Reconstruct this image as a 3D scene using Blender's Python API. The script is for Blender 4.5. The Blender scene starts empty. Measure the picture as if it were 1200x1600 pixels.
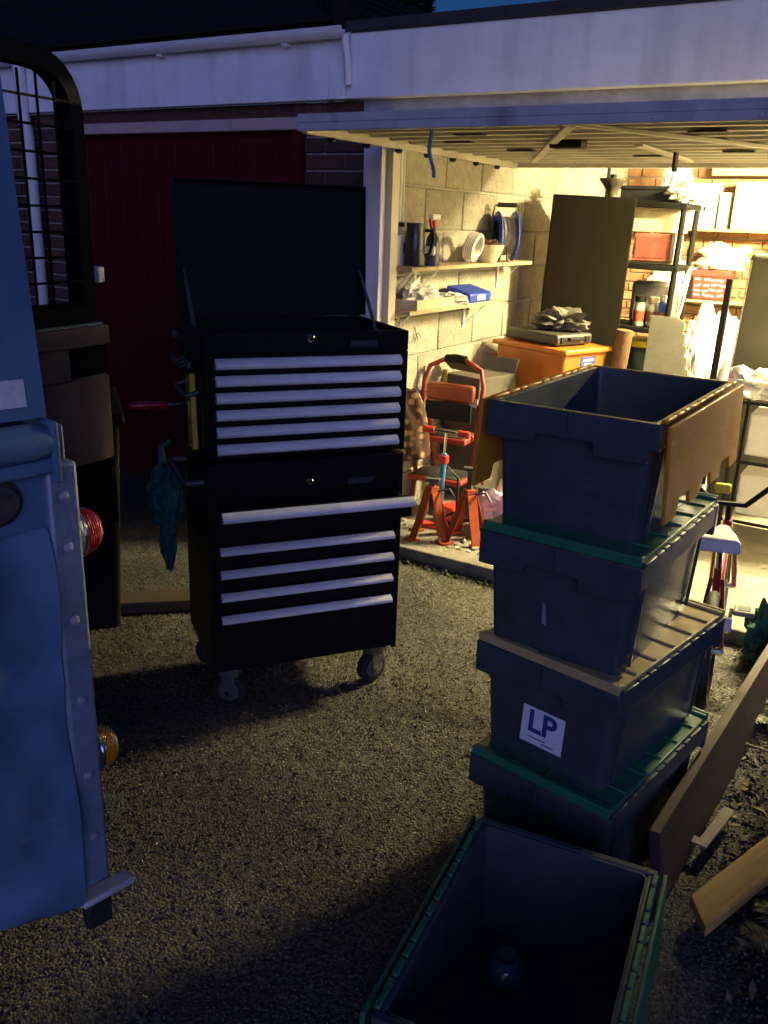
import bpy, bmesh, math, random
import numpy as np
from mathutils import Vector, Matrix, noise, Euler
random.seed(7); np.random.seed(7)
sc = bpy.context.scene
col = sc.collection
PI = math.pi
rad = math.radians

# ------------------------------------------------------------------ camera
H = 1.6
cd = bpy.data.cameras.new('camera'); cam = bpy.data.objects.new('camera', cd); col.objects.link(cam)
cd.sensor_fit = 'VERTICAL'; cd.sensor_height = 32.0; cd.lens = 32.0 * 1357.0 / 1600.0
cd.clip_start = 0.05; cd.clip_end = 900
p, r = rad(18.6), rad(2.06)
F = Vector((0, math.cos(p), -math.sin(p))); RI = Vector((1, 0, 0)); UP = RI.cross(F)
R2 = RI * math.cos(r) + UP * math.sin(r); U2 = -RI * math.sin(r) + UP * math.cos(r)
cam.matrix_world = Matrix(((R2.x, U2.x, -F.x, 0), (R2.y, U2.y, -F.y, 0), (R2.z, U2.z, -F.z, H), (0, 0, 0, 1)))
sc.camera = cam

# ------------------------------------------------------------------ dusk sky, afterglow, exposure
SUN_EL, SUN_ROT = 3.0, 180.0
w = bpy.data.worlds.new('World'); sc.world = w; w.use_nodes = True
nt = w.node_tree
for n in list(nt.nodes): nt.nodes.remove(n)
wo = nt.nodes.new('ShaderNodeOutputWorld'); bg = nt.nodes.new('ShaderNodeBackground')
sky = nt.nodes.new('ShaderNodeTexSky'); sky.sky_type = 'NISHITA'; sky.sun_disc = False
sky.sun_elevation = rad(SUN_EL); sky.sun_rotation = rad(SUN_ROT); sky.ozone_density = 6.0; sky.air_density = 1.2; sky.dust_density = 0.3
tint = nt.nodes.new('ShaderNodeMix'); tint.data_type = 'RGBA'; tint.blend_type = 'MULTIPLY'; tint.inputs[0].default_value = 1.0
tint.inputs[7].default_value = (1.0, 0.64, 0.82, 1)
nt.links.new(sky.outputs[0], tint.inputs[6]); nt.links.new(tint.outputs[2], bg.inputs[0]); nt.links.new(bg.outputs[0], wo.inputs[0])
bg.inputs[1].default_value = 0.03; sky.dust_density = 0.3
sd = bpy.data.lights.new('afterglow', 'SUN'); sun = bpy.data.objects.new('afterglow', sd); col.objects.link(sun)
sd.energy = 0.31; sd.angle = rad(50); sd.color = (0.36, 0.40, 1.0)
sun_dir = Vector((math.sin(rad(SUN_ROT)), math.cos(rad(SUN_ROT)), math.tan(rad(9)))).normalized()
sun.rotation_euler = sun_dir.to_track_quat('Z', 'Y').to_euler()
sc.view_settings.view_transform = 'Standard'; sc.view_settings.look = 'None'
sc.view_settings.exposure = 2.0; sc.view_settings.gamma = 1.0; sc.view_settings.use_curve_mapping = False
sc.render.engine = 'CYCLES'

LAMP = 1400.0

# ------------------------------------------------------------------ materials
MATS = {}
def M(name, c, rough=.6, metal=0., var=.2, scale=18., bump=.15, bscale=90., orand=0., coat=0., trans=0., emit=None, dirt=0., spec=.5, alpha=None, transl=0., streak=False, scuff=0.):
    if name in MATS: return MATS[name]
    m = bpy.data.materials.new(name); m.use_nodes = True; t = m.node_tree; b = t.nodes['Principled BSDF']
    N, K = t.nodes.new, t.links.new
    tc = N('ShaderNodeTexCoord'); no = N('ShaderNodeTexNoise'); no.inputs['Scale'].default_value = scale; no.inputs['Detail'].default_value = 6
    no.inputs['Roughness'].default_value = .65
    K(tc.outputs['Object'], no.inputs['Vector'])
    mr = N('ShaderNodeMapRange'); mr.inputs[1].default_value = .3; mr.inputs[2].default_value = .7; mr.inputs[3].default_value = 1 - var; mr.inputs[4].default_value = 1 + var
    K(no.outputs[0], mr.inputs[0])
    mx = N('ShaderNodeMix'); mx.data_type = 'RGBA'; mx.blend_type = 'MULTIPLY'; mx.inputs[0].default_value = 1
    mx.inputs[6].default_value = (*c, 1); K(mr.outputs[0], mx.inputs[7])
    out = mx.outputs[2]
    if orand:
        oi = N('ShaderNodeObjectInfo'); m2 = N('ShaderNodeMapRange'); m2.inputs[3].default_value = 1 - orand; m2.inputs[4].default_value = 1 + orand
        K(oi.outputs['Random'], m2.inputs[0])
        x2 = N('ShaderNodeMix'); x2.data_type = 'RGBA'; x2.blend_type = 'MULTIPLY'; x2.inputs[0].default_value = 1
        K(out, x2.inputs[6]); K(m2.outputs[0], x2.inputs[7]); out = x2.outputs[2]
    if dirt:
        n3 = N('ShaderNodeTexNoise'); n3.inputs['Scale'].default_value = scale * .35; n3.inputs['Detail'].default_value = 8
        if streak:
            mp3 = N('ShaderNodeMapping'); mp3.inputs['Scale'].default_value = (4., 4., .35); K(tc.outputs['Object'], mp3.inputs[0]); K(mp3.outputs[0], n3.inputs['Vector'])
        else: K(tc.outputs['Object'], n3.inputs['Vector'])
        m3 = N('ShaderNodeMapRange'); m3.inputs[1].default_value = .5; m3.inputs[2].default_value = .72; m3.inputs[4].default_value = dirt
        K(n3.outputs[0], m3.inputs[0])
        x3 = N('ShaderNodeMix'); x3.data_type = 'RGBA'; x3.inputs[7].default_value = (.06, .05, .04, 1)
        K(m3.outputs[0], x3.inputs[0]); K(out, x3.inputs[6]); out = x3.outputs[2]
    if scuff:
        mp5 = N('ShaderNodeMapping'); mp5.inputs['Scale'].default_value = (1., 1., 5.); mp5.inputs['Rotation'].default_value = (.5, .3, .2); K(tc.outputs['Object'], mp5.inputs[0])
        n5 = N('ShaderNodeTexNoise'); n5.inputs['Scale'].default_value = 16.; n5.inputs['Detail'].default_value = 10; n5.inputs['Roughness'].default_value = .75; K(mp5.outputs[0], n5.inputs['Vector'])
        m5 = N('ShaderNodeMapRange'); m5.inputs[1].default_value = .56; m5.inputs[2].default_value = .74; m5.inputs[4].default_value = scuff; K(n5.outputs[0], m5.inputs[0])
        x5 = N('ShaderNodeMix'); x5.data_type = 'RGBA'; x5.inputs[7].default_value = (.34, .32, .28, 1); K(m5.outputs[0], x5.inputs[0]); K(out, x5.inputs[6]); out = x5.outputs[2]
    K(out, b.inputs['Base Color'])
    rr = N('ShaderNodeMapRange'); rr.inputs[3].default_value = max(.03, rough - .12); rr.inputs[4].default_value = min(1, rough + .12)
    K(no.outputs[0], rr.inputs[0]); K(rr.outputs[0], b.inputs['Roughness'])
    b.inputs['Metallic'].default_value = metal; b.inputs['Coat Weight'].default_value = coat
    b.inputs['Specular IOR Level'].default_value = spec
    if trans: b.inputs['Transmission Weight'].default_value = trans
    if alpha is not None: b.inputs['Alpha'].default_value = alpha
    if emit: b.inputs['Emission Color'].default_value = (*emit[0], 1); b.inputs['Emission Strength'].default_value = emit[1]
    if bump:
        n2 = N('ShaderNodeTexNoise'); n2.inputs['Scale'].default_value = bscale; n2.inputs['Detail'].default_value = 5
        K(tc.outputs['Object'], n2.inputs['Vector'])
        bp = N('ShaderNodeBump'); bp.inputs['Strength'].default_value = bump; bp.inputs['Distance'].default_value = .01
        K(n2.outputs[0], bp.inputs['Height']); K(bp.outputs[0], b.inputs['Normal'])
    if transl:
        tr = N('ShaderNodeBsdfTranslucent'); K(out, tr.inputs[0]); ms = N('ShaderNodeMixShader'); ms.inputs[0].default_value = transl
        K(b.outputs[0], ms.inputs[1]); K(tr.outputs[0], ms.inputs[2]); K(ms.outputs[0], t.nodes['Material Output'].inputs[0])
    MATS[name] = m; return m

def wood(name, c, c2, scale=6., stretch=(1, 12, 12), rough=.7):
    if name in MATS: return MATS[name]
    m = bpy.data.materials.new(name); m.use_nodes = True; t = m.node_tree; b = t.nodes['Principled BSDF']; N, K = t.nodes.new, t.links.new
    tc = N('ShaderNodeTexCoord'); mp = N('ShaderNodeMapping'); mp.inputs['Scale'].default_value = stretch
    no = N('ShaderNodeTexNoise'); no.inputs['Scale'].default_value = scale; no.inputs['Detail'].default_value = 8; no.inputs['Distortion'].default_value = .6
    K(tc.outputs['Object'], mp.inputs[0]); K(mp.outputs[0], no.inputs['Vector'])
    cr = N('ShaderNodeValToRGB'); cr.color_ramp.elements[0].position = .35; cr.color_ramp.elements[1].position = .65
    cr.color_ramp.elements[0].color = (*c2, 1); cr.color_ramp.elements[1].color = (*c, 1)
    K(no.outputs[0], cr.inputs[0]); K(cr.outputs[0], b.inputs['Base Color']); b.inputs['Roughness'].default_value = rough
    bp = N('ShaderNodeBump'); bp.inputs['Strength'].default_value = .3; bp.inputs['Distance'].default_value = .004
    K(no.outputs[0], bp.inputs['Height']); K(bp.outputs[0], b.inputs['Normal'])
    MATS[name] = m; return m

def asphalt():
    m = bpy.data.materials.new('asphalt'); m.use_nodes = True; t = m.node_tree; b = t.nodes['Principled BSDF']; N, K = t.nodes.new, t.links.new
    tc = N('ShaderNodeTexCoord')
    v = N('ShaderNodeTexVoronoi'); v.inputs['Scale'].default_value = 135; v.inputs['Randomness'].default_value = 1
    K(tc.outputs['Object'], v.inputs['Vector'])
    cr = N('ShaderNodeValToRGB'); e = cr.color_ramp.elements
    e[0].color = (.046, .045, .038, 1); e[1].color = (.125, .121, .10, 1); e[1].position = .85
    sp = N('ShaderNodeSeparateColor'); K(v.outputs['Color'], sp.inputs[0]); K(sp.outputs[0], cr.inputs[0])
    n = N('ShaderNodeTexNoise'); n.inputs['Scale'].default_value = 1.6; n.inputs['Detail'].default_value = 7
    K(tc.outputs['Object'], n.inputs['Vector'])
    mr = N('ShaderNodeMapRange'); mr.inputs[1].default_value = .35; mr.inputs[2].default_value = .68; mr.inputs[3].default_value = .6; mr.inputs[4].default_value = 1.25
    K(n.outputs[0], mr.inputs[0])
    mx = N('ShaderNodeMix'); mx.data_type = 'RGBA'; mx.blend_type = 'MULTIPLY'; mx.inputs[0].default_value = 1
    K(cr.outputs[0], mx.inputs[6]); K(mr.outputs[0], mx.inputs[7])
    n4 = N('ShaderNodeTexNoise'); n4.inputs['Scale'].default_value = 3.1; n4.inputs['Detail'].default_value = 9; n4.inputs['Roughness'].default_value = .7
    K(tc.outputs['Object'], n4.inputs['Vector'])
    m4 = N('ShaderNodeMapRange'); m4.inputs[1].default_value = .56; m4.inputs[2].default_value = .7; m4.inputs[4].default_value = .45
    K(n4.outputs[0], m4.inputs[0])
    x4 = N('ShaderNodeMix'); x4.data_type = 'RGBA'; x4.inputs[7].default_value = (.045, .06, .03, 1)
    K(m4.outputs[0], x4.inputs[0]); K(mx.outputs[2], x4.inputs[6])
    K(x4.outputs[2], b.inputs['Base Color']); b.inputs['Roughness'].default_value = .9; b.inputs['Specular IOR Level'].default_value = .15
    bp = N('ShaderNodeBump'); bp.inputs['Strength'].default_value = .9; bp.inputs['Distance'].default_value = .005; bp.invert = True
    K(v.outputs['Distance'], bp.inputs['Height']); K(bp.outputs[0], b.inputs['Normal'])
    return m

# ------------------------------------------------------------------ mesh builder
def rot(ax=0, ay=0, az=0): return Euler((ax, ay, az)).to_matrix()
class MB:
    def __init__(s): s.v = []; s.f = []; s.sm = []
    def add(s, vs, fs, smooth=False, T=None, R=None):
        o = len(s.v)
        for q in vs:
            q = Vector(q)
            if R is not None: q = R @ q
            if T is not None: q = q + Vector(T)
            s.v.append(tuple(q))
        for f in fs: s.f.append(tuple(i + o for i in f)); s.sm.append(smooth)
        return s
    def box(s, c, d, R=None, taper=1., ty=None):
        x, y, z = d[0] / 2, d[1] / 2, d[2] / 2; k = taper; k2 = taper if ty is None else ty
        vs = [(-x, -y, -z), (x, -y, -z), (x, y, -z), (-x, y, -z), (-x * k, -y * k2, z), (x * k, -y * k2, z), (x * k, y * k2, z), (-x * k, y * k2, z)]
        return s.add(vs, [(3, 2, 1, 0), (4, 5, 6, 7), (0, 1, 5, 4), (1, 2, 6, 5), (2, 3, 7, 6), (3, 0, 4, 7)], False, c, R)
    def bb(s, a, b):   # box by two corners
        return s.box([(a[i] + b[i]) / 2 for i in range(3)], [abs(b[i] - a[i]) for i in range(3)])
    def tube(s, pts, rr, n=8, caps=True, closed=False):
        pts = [Vector(q) for q in pts]; L = len(pts); rs = rr if isinstance(rr, (list, tuple)) else [rr] * L
        o = len(s.v); prev = None
        for i, q in enumerate(pts):
            if closed: t = pts[(i + 1) % L] - pts[i - 1]
            else: t = pts[min(i + 1, L - 1)] - pts[max(i - 1, 0)]
            t.normalize()
            if prev is None:
                a = Vector((0, 0, 1)) if abs(t.z) < .9 else Vector((1, 0, 0)); u = t.cross(a).normalized()
            else: u = (prev - t * prev.dot(t)).normalized()
            prev = u; v = t.cross(u)
            for k in range(n):
                a = 2 * PI * k / n; s.v.append(tuple(q + (u * math.cos(a) + v * math.sin(a)) * rs[i]))
        for i in range(L if closed else L - 1):
            j = (i + 1) % L
            for k in range(n):
                k2 = (k + 1) % n; s.f.append((o + i * n + k, o + i * n + k2, o + j * n + k2, o + j * n + k)); s.sm.append(True)
        if caps and not closed:
            s.f.append(tuple(o + k for k in reversed(range(n)))); s.sm.append(False)
            s.f.append(tuple(o + (L - 1) * n + k for k in range(n))); s.sm.append(False)
        return s
    def lathe(s, prof, n=20, T=(0, 0, 0), R=None, capb=True, capt=True):
        vs = []; fs = []; L = len(prof)
        for (rr, z) in prof:
            for k in range(n): a = 2 * PI * k / n; vs.append((rr * math.cos(a), rr * math.sin(a), z))
        for i in range(L - 1):
            for k in range(n): k2 = (k + 1) % n; fs.append((i * n + k, i * n + k2, (i + 1) * n + k2, (i + 1) * n + k))
        s.add(vs, fs, True, T, R)
        o = len(s.v) - len(vs)
        if capb and prof[0][0] > 1e-4: s.f.append(tuple(o + k for k in reversed(range(n)))); s.sm.append(False)
        if capt and prof[-1][0] > 1e-4: s.f.append(tuple(o + (L - 1) * n + k for k in range(n))); s.sm.append(False)
        return s
    def prism(s, poly, h, T=(0, 0, 0), R=None):   # poly in xy (ccw) extruded along z by h
        n = len(poly); vs = [(x, y, 0) for x, y in poly] + [(x, y, h) for x, y in poly]
        fs = [tuple(reversed(range(n))), tuple(range(n, 2 * n))] + [(i, (i + 1) % n, n + (i + 1) % n, n + i) for i in range(n)]
        return s.add(vs, fs, False, T, R)
    def blob(s, c, d, amp=.25, fr=3., sub=3, seed=0, flat=None):
        bm = bmesh.new(); bmesh.ops.create_icosphere(bm, subdivisions=sub, radius=1.)
        vs = []
        for v in bm.verts:
            q = v.co.copy(); o = Vector((seed * 7.3, seed * 3.1, seed * 1.7))
            k = 1 + amp * noise.noise(q * fr + o) * 1.4 + amp * .8 * abs(noise.noise(q * fr * 2.3 + o)) - amp * .3 * noise.noise(q * fr * 5 + o)
            q *= k
            q = Vector((q.x * d[0], q.y * d[1], q.z * d[2]))
            if flat is not None and q.z < flat: q.z = flat
            vs.append(q + Vector(c))
        fs = [tuple(v.index for v in f.verts) for f in bm.faces]; bm.free()
        return s.add(vs, fs, True)
    def build(s, name, mat, parent=None, bevel=0, seg=2, angle=40):
        me = bpy.data.meshes.new(name); me.from_pydata(s.v, [], s.f); me.update()
        me.polygons.foreach_set('use_smooth', [1 if (a or bevel) else 0 for a in s.sm])
        me.materials.append(mat)
        me.set_sharp_from_angle(angle=rad(angle))
        o = bpy.data.objects.new(name, me); col.objects.link(o)
        if parent: o.parent = parent
        if bevel:
            b = o.modifiers.new('bevel', 'BEVEL'); b.width = bevel; b.segments = seg; b.limit_method = 'ANGLE'; b.angle_limit = rad(35); b.harden_normals = False
        return o
def tag(o, label, cat, group=None):
    o['label'] = label; o['category'] = cat
    if group: o['group'] = group
    return o
def thing(name, label, cat, loc=(0, 0, 0), rz=0, group=None, tilt=(0, 0)):
    o = bpy.data.objects.new(name, None); o.empty_display_size = .05; col.objects.link(o)
    o.location = loc; o.rotation_euler = (tilt[0], tilt[1], rz)
    return tag(o, label, cat, group)
def single(o, label, cat, loc, rz=0, group=None, tilt=(0, 0)):
    o.location = loc; o.rotation_euler = (tilt[0], tilt[1], rz); return tag(o, label, cat, group)
def shared(src, name, parent, loc=(0, 0, 0), rz=None, scale=None):
    o = bpy.data.objects.new(name, src.data); col.objects.link(o); o.parent = parent; o.location = loc
    if rz is not None: o.rotation_euler = (0, 0, rz)
    if scale: o.scale = scale
    for md in src.modifiers:
        n = o.modifiers.new(md.name, md.type)
        for a in ('width', 'segments', 'limit_method', 'angle_limit'): setattr(n, a, getattr(md, a))
    return o
def struct(o): o['kind'] = 'structure'; return o
def stuff(o, label=None, cat=None):
    o['kind'] = 'stuff'
    if label: o['label'] = label; o['category'] = cat
    return o

# garage frame: s along the front (to the right), d into the garage
GA = rad(-30.85); P0 = Vector((0.1384, 4.1714, 0)); GX = Vector((math.cos(GA), math.sin(GA), 0)); GN = Vector((-math.sin(GA), math.cos(GA), 0))
def gw(s, d, z=0): q = P0 + GX * s + GN * d; return (q.x, q.y, z)
FL = 0.05   # garage floor level

# ------------------------------------------------------------------ shared materials
white_paint = M('white_paint', (.82, .81, .80), .6, var=.09, scale=6, bump=.12, bscale=40, dirt=.2, streak=True)
white_pvc = M('white_pvc', (.75, .75, .74), .35, var=.08, scale=9, bump=.02)
block_m = M('concrete_block', (.33, .305, .24), .95, var=.22, scale=22, bump=.9, bscale=70, orand=.14)
mortar_m = M('mortar', (.40, .375, .31), .95, var=.2, scale=40, bump=.6, bscale=120)
brick_m = M('brick', (.36, .19, .09), .9, var=.25, scale=25, bump=.6, bscale=90, orand=.3)
dbrick_m = M('dark_brick', (.10, .055, .04), .9, spec=.1, var=.25, scale=25, bump=.6, bscale=90, orand=.25)
conc_m = M('concrete', (.22, .205, .17), .9, var=.3, scale=9, bump=.5, bscale=110, dirt=.35)
red_door_m = M('red_paint', (.075, .006, .007), .6, spec=.12, var=.15, scale=6, bump=.06, bscale=30)
tile_m = M('roof_tile', (.016, .013, .013), .9, spec=.1, var=.3, scale=20, bump=.4, bscale=60)
galv_m = M('galvanised_steel', (.5, .5, .5), .5, metal=.5, var=.18, scale=16, bump=.06, bscale=60, dirt=.3)
door_in_m = M('door_inner_paint', (.50, .47, .40), .55, var=.15, scale=8, bump=.05, dirt=.3)
black_m = M('black_powder_coat', (.005, .005, .006), .5, spec=.15, scuff=.02, var=.2, scale=30, bump=.05, bscale=260)
alu_m = M('satin_aluminium', (.82, .82, .82), .5, metal=.0, var=.1, scale=14, bump=.03)
rubber_m = M('black_rubber', (.016, .016, .016), .75, var=.2, scale=40, bump=.2, bscale=120)
chrome_m = M('chrome', (.7, .7, .7), .15, metal=1., var=.05, bump=0)
steel_m = M('grey_steel', (.13, .13, .125), .55, metal=.6, var=.2, scale=25, bump=.05)
crate_m = M('blue_grey_plastic', (.044, .057, .064), .32, spec=.4, scuff=.16, var=.16, scale=12, bump=.06, bscale=140, dirt=.2)
green_m = M('green_plastic', (.025, .16, .075), .3, scuff=.25, var=.15, scale=14, bump=.06, bscale=140, dirt=.15)
yellow_m = M('amber_plastic', (.80, .40, .035), .3, var=.12, scale=14, bump=.06, bscale=140, spec=.5, transl=.45)
cream_m = M('cream_plastic', (.50, .38, .15), .35, var=.15, scale=14, bump=.06, bscale=140, dirt=.15)
black_pl = M('black_plastic', (.014, .014, .014), .6, spec=.2, var=.2, scale=20, bump=.08)
white_pl = M('white_plastic', (.78, .76, .70), .4, var=.08, scale=12, bump=.05)
bag_white = M('white_bag', (.80, .78, .72), .5, var=.08, scale=9, bump=.3, bscale=25)
card_m = M('cardboard', (.62, .50, .30), .85, var=.1, scale=8, bump=.12, bscale=40)
shelf_m = wood('pale_shelf_wood', (.48, .38, .23), (.34, .26, .14))
red_pl = M('red_plastic', (.50, .045, .03), .4, var=.15, scale=12, bump=.05)
orange_pl = M('orange_plastic', (.50, .16, .02), .42, var=.14, scale=9, bump=.05)
blue_pl = M('blue_plastic', (.02, .06, .42), .38, var=.15, scale=12, bump=.05)
yellow_pl = M('yellow_plastic', (.75, .58, .02), .4, var=.12, scale=12, bump=.05)

# ------------------------------------------------------------------ ground
def ground():
    fx = np.arange(-2.2, 1.95, .0085); fy = np.arange(.55, 4.35, .0085)
    gx = np.concatenate([[-300, -90, -30, -12, -6, -3.4, -2.6], fx, [2.4, 3, 4, 6, 10, 25, 80, 300]])
    gy = np.concatenate([[-300, -90, -30, -10, -4, -1.5, -.3, .2, .45], fy, [4.7, 5.2, 6, 8, 12, 25, 80, 300]])
    nx, ny = len(gx), len(gy)
    X, Y = np.meshgrid(gx, gy)
    def lattice(step, seed):
        rs = np.random.RandomState(seed); g = rs.rand(900, 900); a = (X + 400 * 0 + 3) / step; b = (Y + 3) / step
        ia = np.floor(a).astype(int); ib = np.floor(b).astype(int); fa = a - ia; fb = b - ib; fa = fa * fa * (3 - 2 * fa); fb = fb * fb * (3 - 2 * fb)
        G = lambda i, j: g[i % 900, j % 900]
        return (G(ia, ib) * (1 - fa) * (1 - fb) + G(ia + 1, ib) * fa * (1 - fb) + G(ia, ib + 1) * (1 - fa) * fb + G(ia + 1, ib + 1) * fa * fb) - .5
    Z = .0045 * lattice(.012, 1) + .0025 * lattice(.03, 2) + .0028 * np.random.RandomState(5).uniform(-.5, .5, X.shape) + .012 * lattice(.4, 3)
    m = ((X > -2.2) & (X < 1.9) & (Y > .55) & (Y < 4.3)).astype(float)
    Z = Z * m - .006
    co = np.stack([X, Y, Z], -1).reshape(-1, 3)
    i = np.arange(nx * ny).reshape(ny, nx)
    q = np.stack([i[:-1, :-1], i[:-1, 1:], i[1:, 1:], i[1:, :-1]], -1).reshape(-1, 4)
    me = bpy.data.meshes.new('driveway'); me.from_pydata(co.tolist(), [], q.tolist()); me.update()
    me.polygons.foreach_set('use_smooth', [True] * len(me.polygons)); me.materials.append(asphalt())
    o = bpy.data.objects.new('driveway', me); col.objects.link(o); struct(o)
ground()

def chips(name, n, area, size, mat, label, cat, seed, zf=lambda x, y: 0.):
    rs = random.Random(seed); V = []; Fc = []
    for _ in range(n):
        x, y = area(rs); a = rs.uniform(*size); o = len(V); th = rs.uniform(0, 2 * PI); z = zf(x, y) + a * .15
        pts = [(a, 0, 0), (0, a * .7, 0), (-a * .9, .1 * a, 0), (.1 * a, -a * .75, 0)]
        tp = Vector((rs.uniform(-.3, .3) * a, rs.uniform(-.3, .3) * a, a * rs.uniform(.4, .8)))
        E = rot(rs.uniform(-.5, .5), rs.uniform(-.5, .5), th)
        for q in pts + [tp, (0, 0, -a * .4)]: V.append(tuple(E @ Vector(q) + Vector((x, y, z))))
        for k in range(4): Fc.append((o + k, o + (k + 1) % 4, o + 4)); Fc.append((o + (k + 1) % 4, o + k, o + 5))
    me = bpy.data.meshes.new(name); me.from_pydata(V, [], Fc); me.materials.append(mat)
    o = bpy.data.objects.new(name, me); col.objects.link(o); return stuff(o, label, cat)
chip_m = M('stone_chip', (.10, .095, .078), .55, var=.75, scale=150, bump=0, spec=.25)
chips('loose_chippings', 30000, lambda r_: (r_.uniform(-1.2, 1.3), r_.uniform(1.0, 4.1)), (.003, .0065), chip_m, 'loose grey stone chippings on the driveway', 'chippings', 3)

# soil bed to the right
def bed_edge(y): return .80 + (y - 1.5) * .40
def bed_z(x, y):
    e = bed_edge(y); k = min(1, max(0, (x - e) / .18)); k = k * k * (3 - 2 * k)
    return k * (.012 + .012 * noise.noise((x * 6, y * 6, 0)) + .006 * noise.noise((x * 22, y * 22, 3))) - .012 * (1 - k)
def soil():
    V = []; Fc = []; ny, nx = 190, 110
    for j in range(ny):
        y = .9 + j * .0145
        for i in range(nx):
            x = bed_edge(y) - .02 + i * .0135; V.append((x, y, bed_z(x, y) + .004 * noise.noise((x * 80, y * 80, 9))))
    for j in range(ny - 1):
        for i in range(nx - 1): a = j * nx + i; Fc.append((a, a + 1, a + nx + 1, a + nx))
    me = bpy.data.meshes.new('soil_bed'); me.from_pydata(V, [], Fc); me.polygons.foreach_set('use_smooth', [True] * len(Fc))
    me.materials.append(M('soil', (.032, .027, .02), .95, var=.5, scale=30, bump=1., bscale=120))
    o = bpy.data.objects.new('soil_bed', me); col.objects.link(o); struct(o)
soil()

# ------------------------------------------------------------------ garage (open)
gar = thing('garage', 'open garage with white fascia and raised door, lit inside by a strip light', 'garage', gw(0, 0), GA)
W0, W1, DEP, CEI = -.3, 2.9, 4.0, 2.24
m = MB(); m.bb((W0 - .1, .09, 0), (W0 - .012, DEP + .2, CEI + .05)); side = m.build('side_wall', mortar_m, gar)
bl = MB(); bl.box((0, 0, 0), (.02, .43, .205)); blk = bl.build('block', block_m, side, .006, 1)
first = True
for rrow in range(10):
    z = FL + .10 + rrow * .2155
    off = 0 if rrow % 2 else -.22
    for k in range(10):
        y = .10 + off + k * .44 + .22
        a, b = max(y - .215, .1), min(y + .215, DEP)
        if b - a < .06: continue
        loc = (W0 - .010 + random.uniform(-.002, .002), (a + b) / 2, z); sc_ = (1, (b - a) / .43, 1)
        if first: blk.location = loc; blk.scale = sc_; first = False
        else: shared(blk, 'block', side, loc, None, sc_)
m = MB(); m.bb((W0 - .1, DEP + .03, 0), (W1 + .1, DEP + .2, CEI + .05)); back = m.build('back_wall', mortar_m, gar)
bl = MB(); bl.box((0, 0, 0), (.215, .03, .065)); brk = bl.build('brick', brick_m, back, .004, 1)
first = True
for rrow in range(27):
    z = .15 + rrow * .0755
    for k in range(-1, 8):
        x = W0 + k * .2255 + (.11 if rrow % 2 else 0) + .11
        a, b = max(x - .1075, W0), x + .1075
        if b - a < .04: continue
        loc = ((a + b) / 2, DEP + .02 + random.uniform(-.002, .002), z); s3 = ((b - a) / .215, 1, 1)
        if first: brk.location = loc; brk.scale = s3; first = False
        else: shared(brk, 'brick', back, loc, None, s3)
MB().bb((W1, .09, 0), (W1 + .1, DEP + .2, CEI + .05)).build('far_side_wall', block_m, gar)
MB().bb((W0 - .1, .03, CEI), (W1 + .1, DEP + .2, CEI + .06)).build('ceiling', M('ceiling_board', (.6, .56, .48), .9, var=.1), gar)
MB().bb((-.425, -.05, 2.385), (W1 + 1.2, DEP + .3, 2.43)).build('roof', M('roof_felt', (.03, .03, .032), .9, var=.3, bump=.5), gar, .004)
MB().bb((-.43, -.03, 2.117), (W1 + 1.2, .03, 2.384)).build('fascia', white_paint, gar, .004)
MB().bb((-.4, .035, 2.062), (W1 + 1.2, .085, 2.20)).build('lintel', galv_m, gar, .003)
fr = white_paint
MB().bb((-.333, -.012, FL), (-.232, .085, 2.06)).build('door_frame', fr, gar, .004)
MB().bb((1.94, -.012, FL), (2.05, .085, 2.06)).build('door_frame', fr, gar, .004)
MB().bb((-.231, .03, FL), (-.197, .098, 2.05)).build('door_stop', M('warm_lit_white', (.62, .57, .44), .5, var=.1), gar, .003)  # cream tone paints warm lamplight onto the white frame's inner face
MB().bb((1.95, .09, 0), (W1 + .1, .12, CEI)).build('front_pier', block_m, gar)
MB().box((.9, -.06, .02), (2.28, .14, .075)).build('threshold', conc_m, gar, .012, 3)
fl = MB().bb((W0 - .05, .012, -.05), (W1 + .05, DEP + .1, FL)).build('floor_slab', conc_m, gar)
# raised up-and-over door: canopy about a third outside
DZ = 1.925
grey_lip = M('weathered_grey_paint', (.46, .45, .44), .6, var=.2, scale=7, bump=.1, dirt=.45, streak=True)
dr = MB().bb((-.17, -.68, DZ + .03), (1.93, 1.38, DZ + .042)).build('garage_door', door_in_m, gar)
MB().bb((-.19, -.715, DZ - .012), (1.95, -.683, DZ + .018)).build('edge_lip', grey_lip, dr, .004); MB().bb((-.19, -.711, DZ + .0182), (1.95, -.683, DZ + .05)).build('edge_lip', grey_lip, dr, .003)
for k in range(7): MB().lathe([(.006, 0), (.005, .003), (0, .004)], 8, (-.05 + k * .31, -.715, DZ + .003), rot(PI / 2, 0, 0)).build('rivet', galv_m, dr)
MB().bb((-.19, 1.383, DZ - .012), (1.95, 1.41, DZ + .045)).build('edge_lip', door_in_m, dr, .004)
for x in (-.19, 1.925): MB().bb((x, -.681, DZ - .018), (x + .026, 1.381, DZ + .045)).build('side_rail', door_in_m, dr, .003)
rib = MB().prism([(-.034, 0), (.034, 0), (.018, -.020), (-.018, -.020)], 2.08, (-.16, 0, 0), rot(PI / 2, 0, PI / 2)).build('rib', door_in_m, dr)
rib.location = (0, -.55, DZ + .029)
for k in range(1, 12): shared(rib, 'rib', dr, (0, -.55 + k * .168, DZ + .029))
for (a, b) in (((.88, -.6), (.05, 1.1)), ((.88, -.6), (1.72, 1.1)), ((.88, 1.1), (.88, .2))):
    v = Vector((b[0] - a[0], b[1] - a[1])); L = v.length
    MB().box(((a[0] + b[0]) / 2, (a[1] + b[1]) / 2, DZ + .002), (L, .035, .012), rot(0, 0, math.atan2(v.y, v.x))).build('brace', door_in_m, dr, .002)
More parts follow.
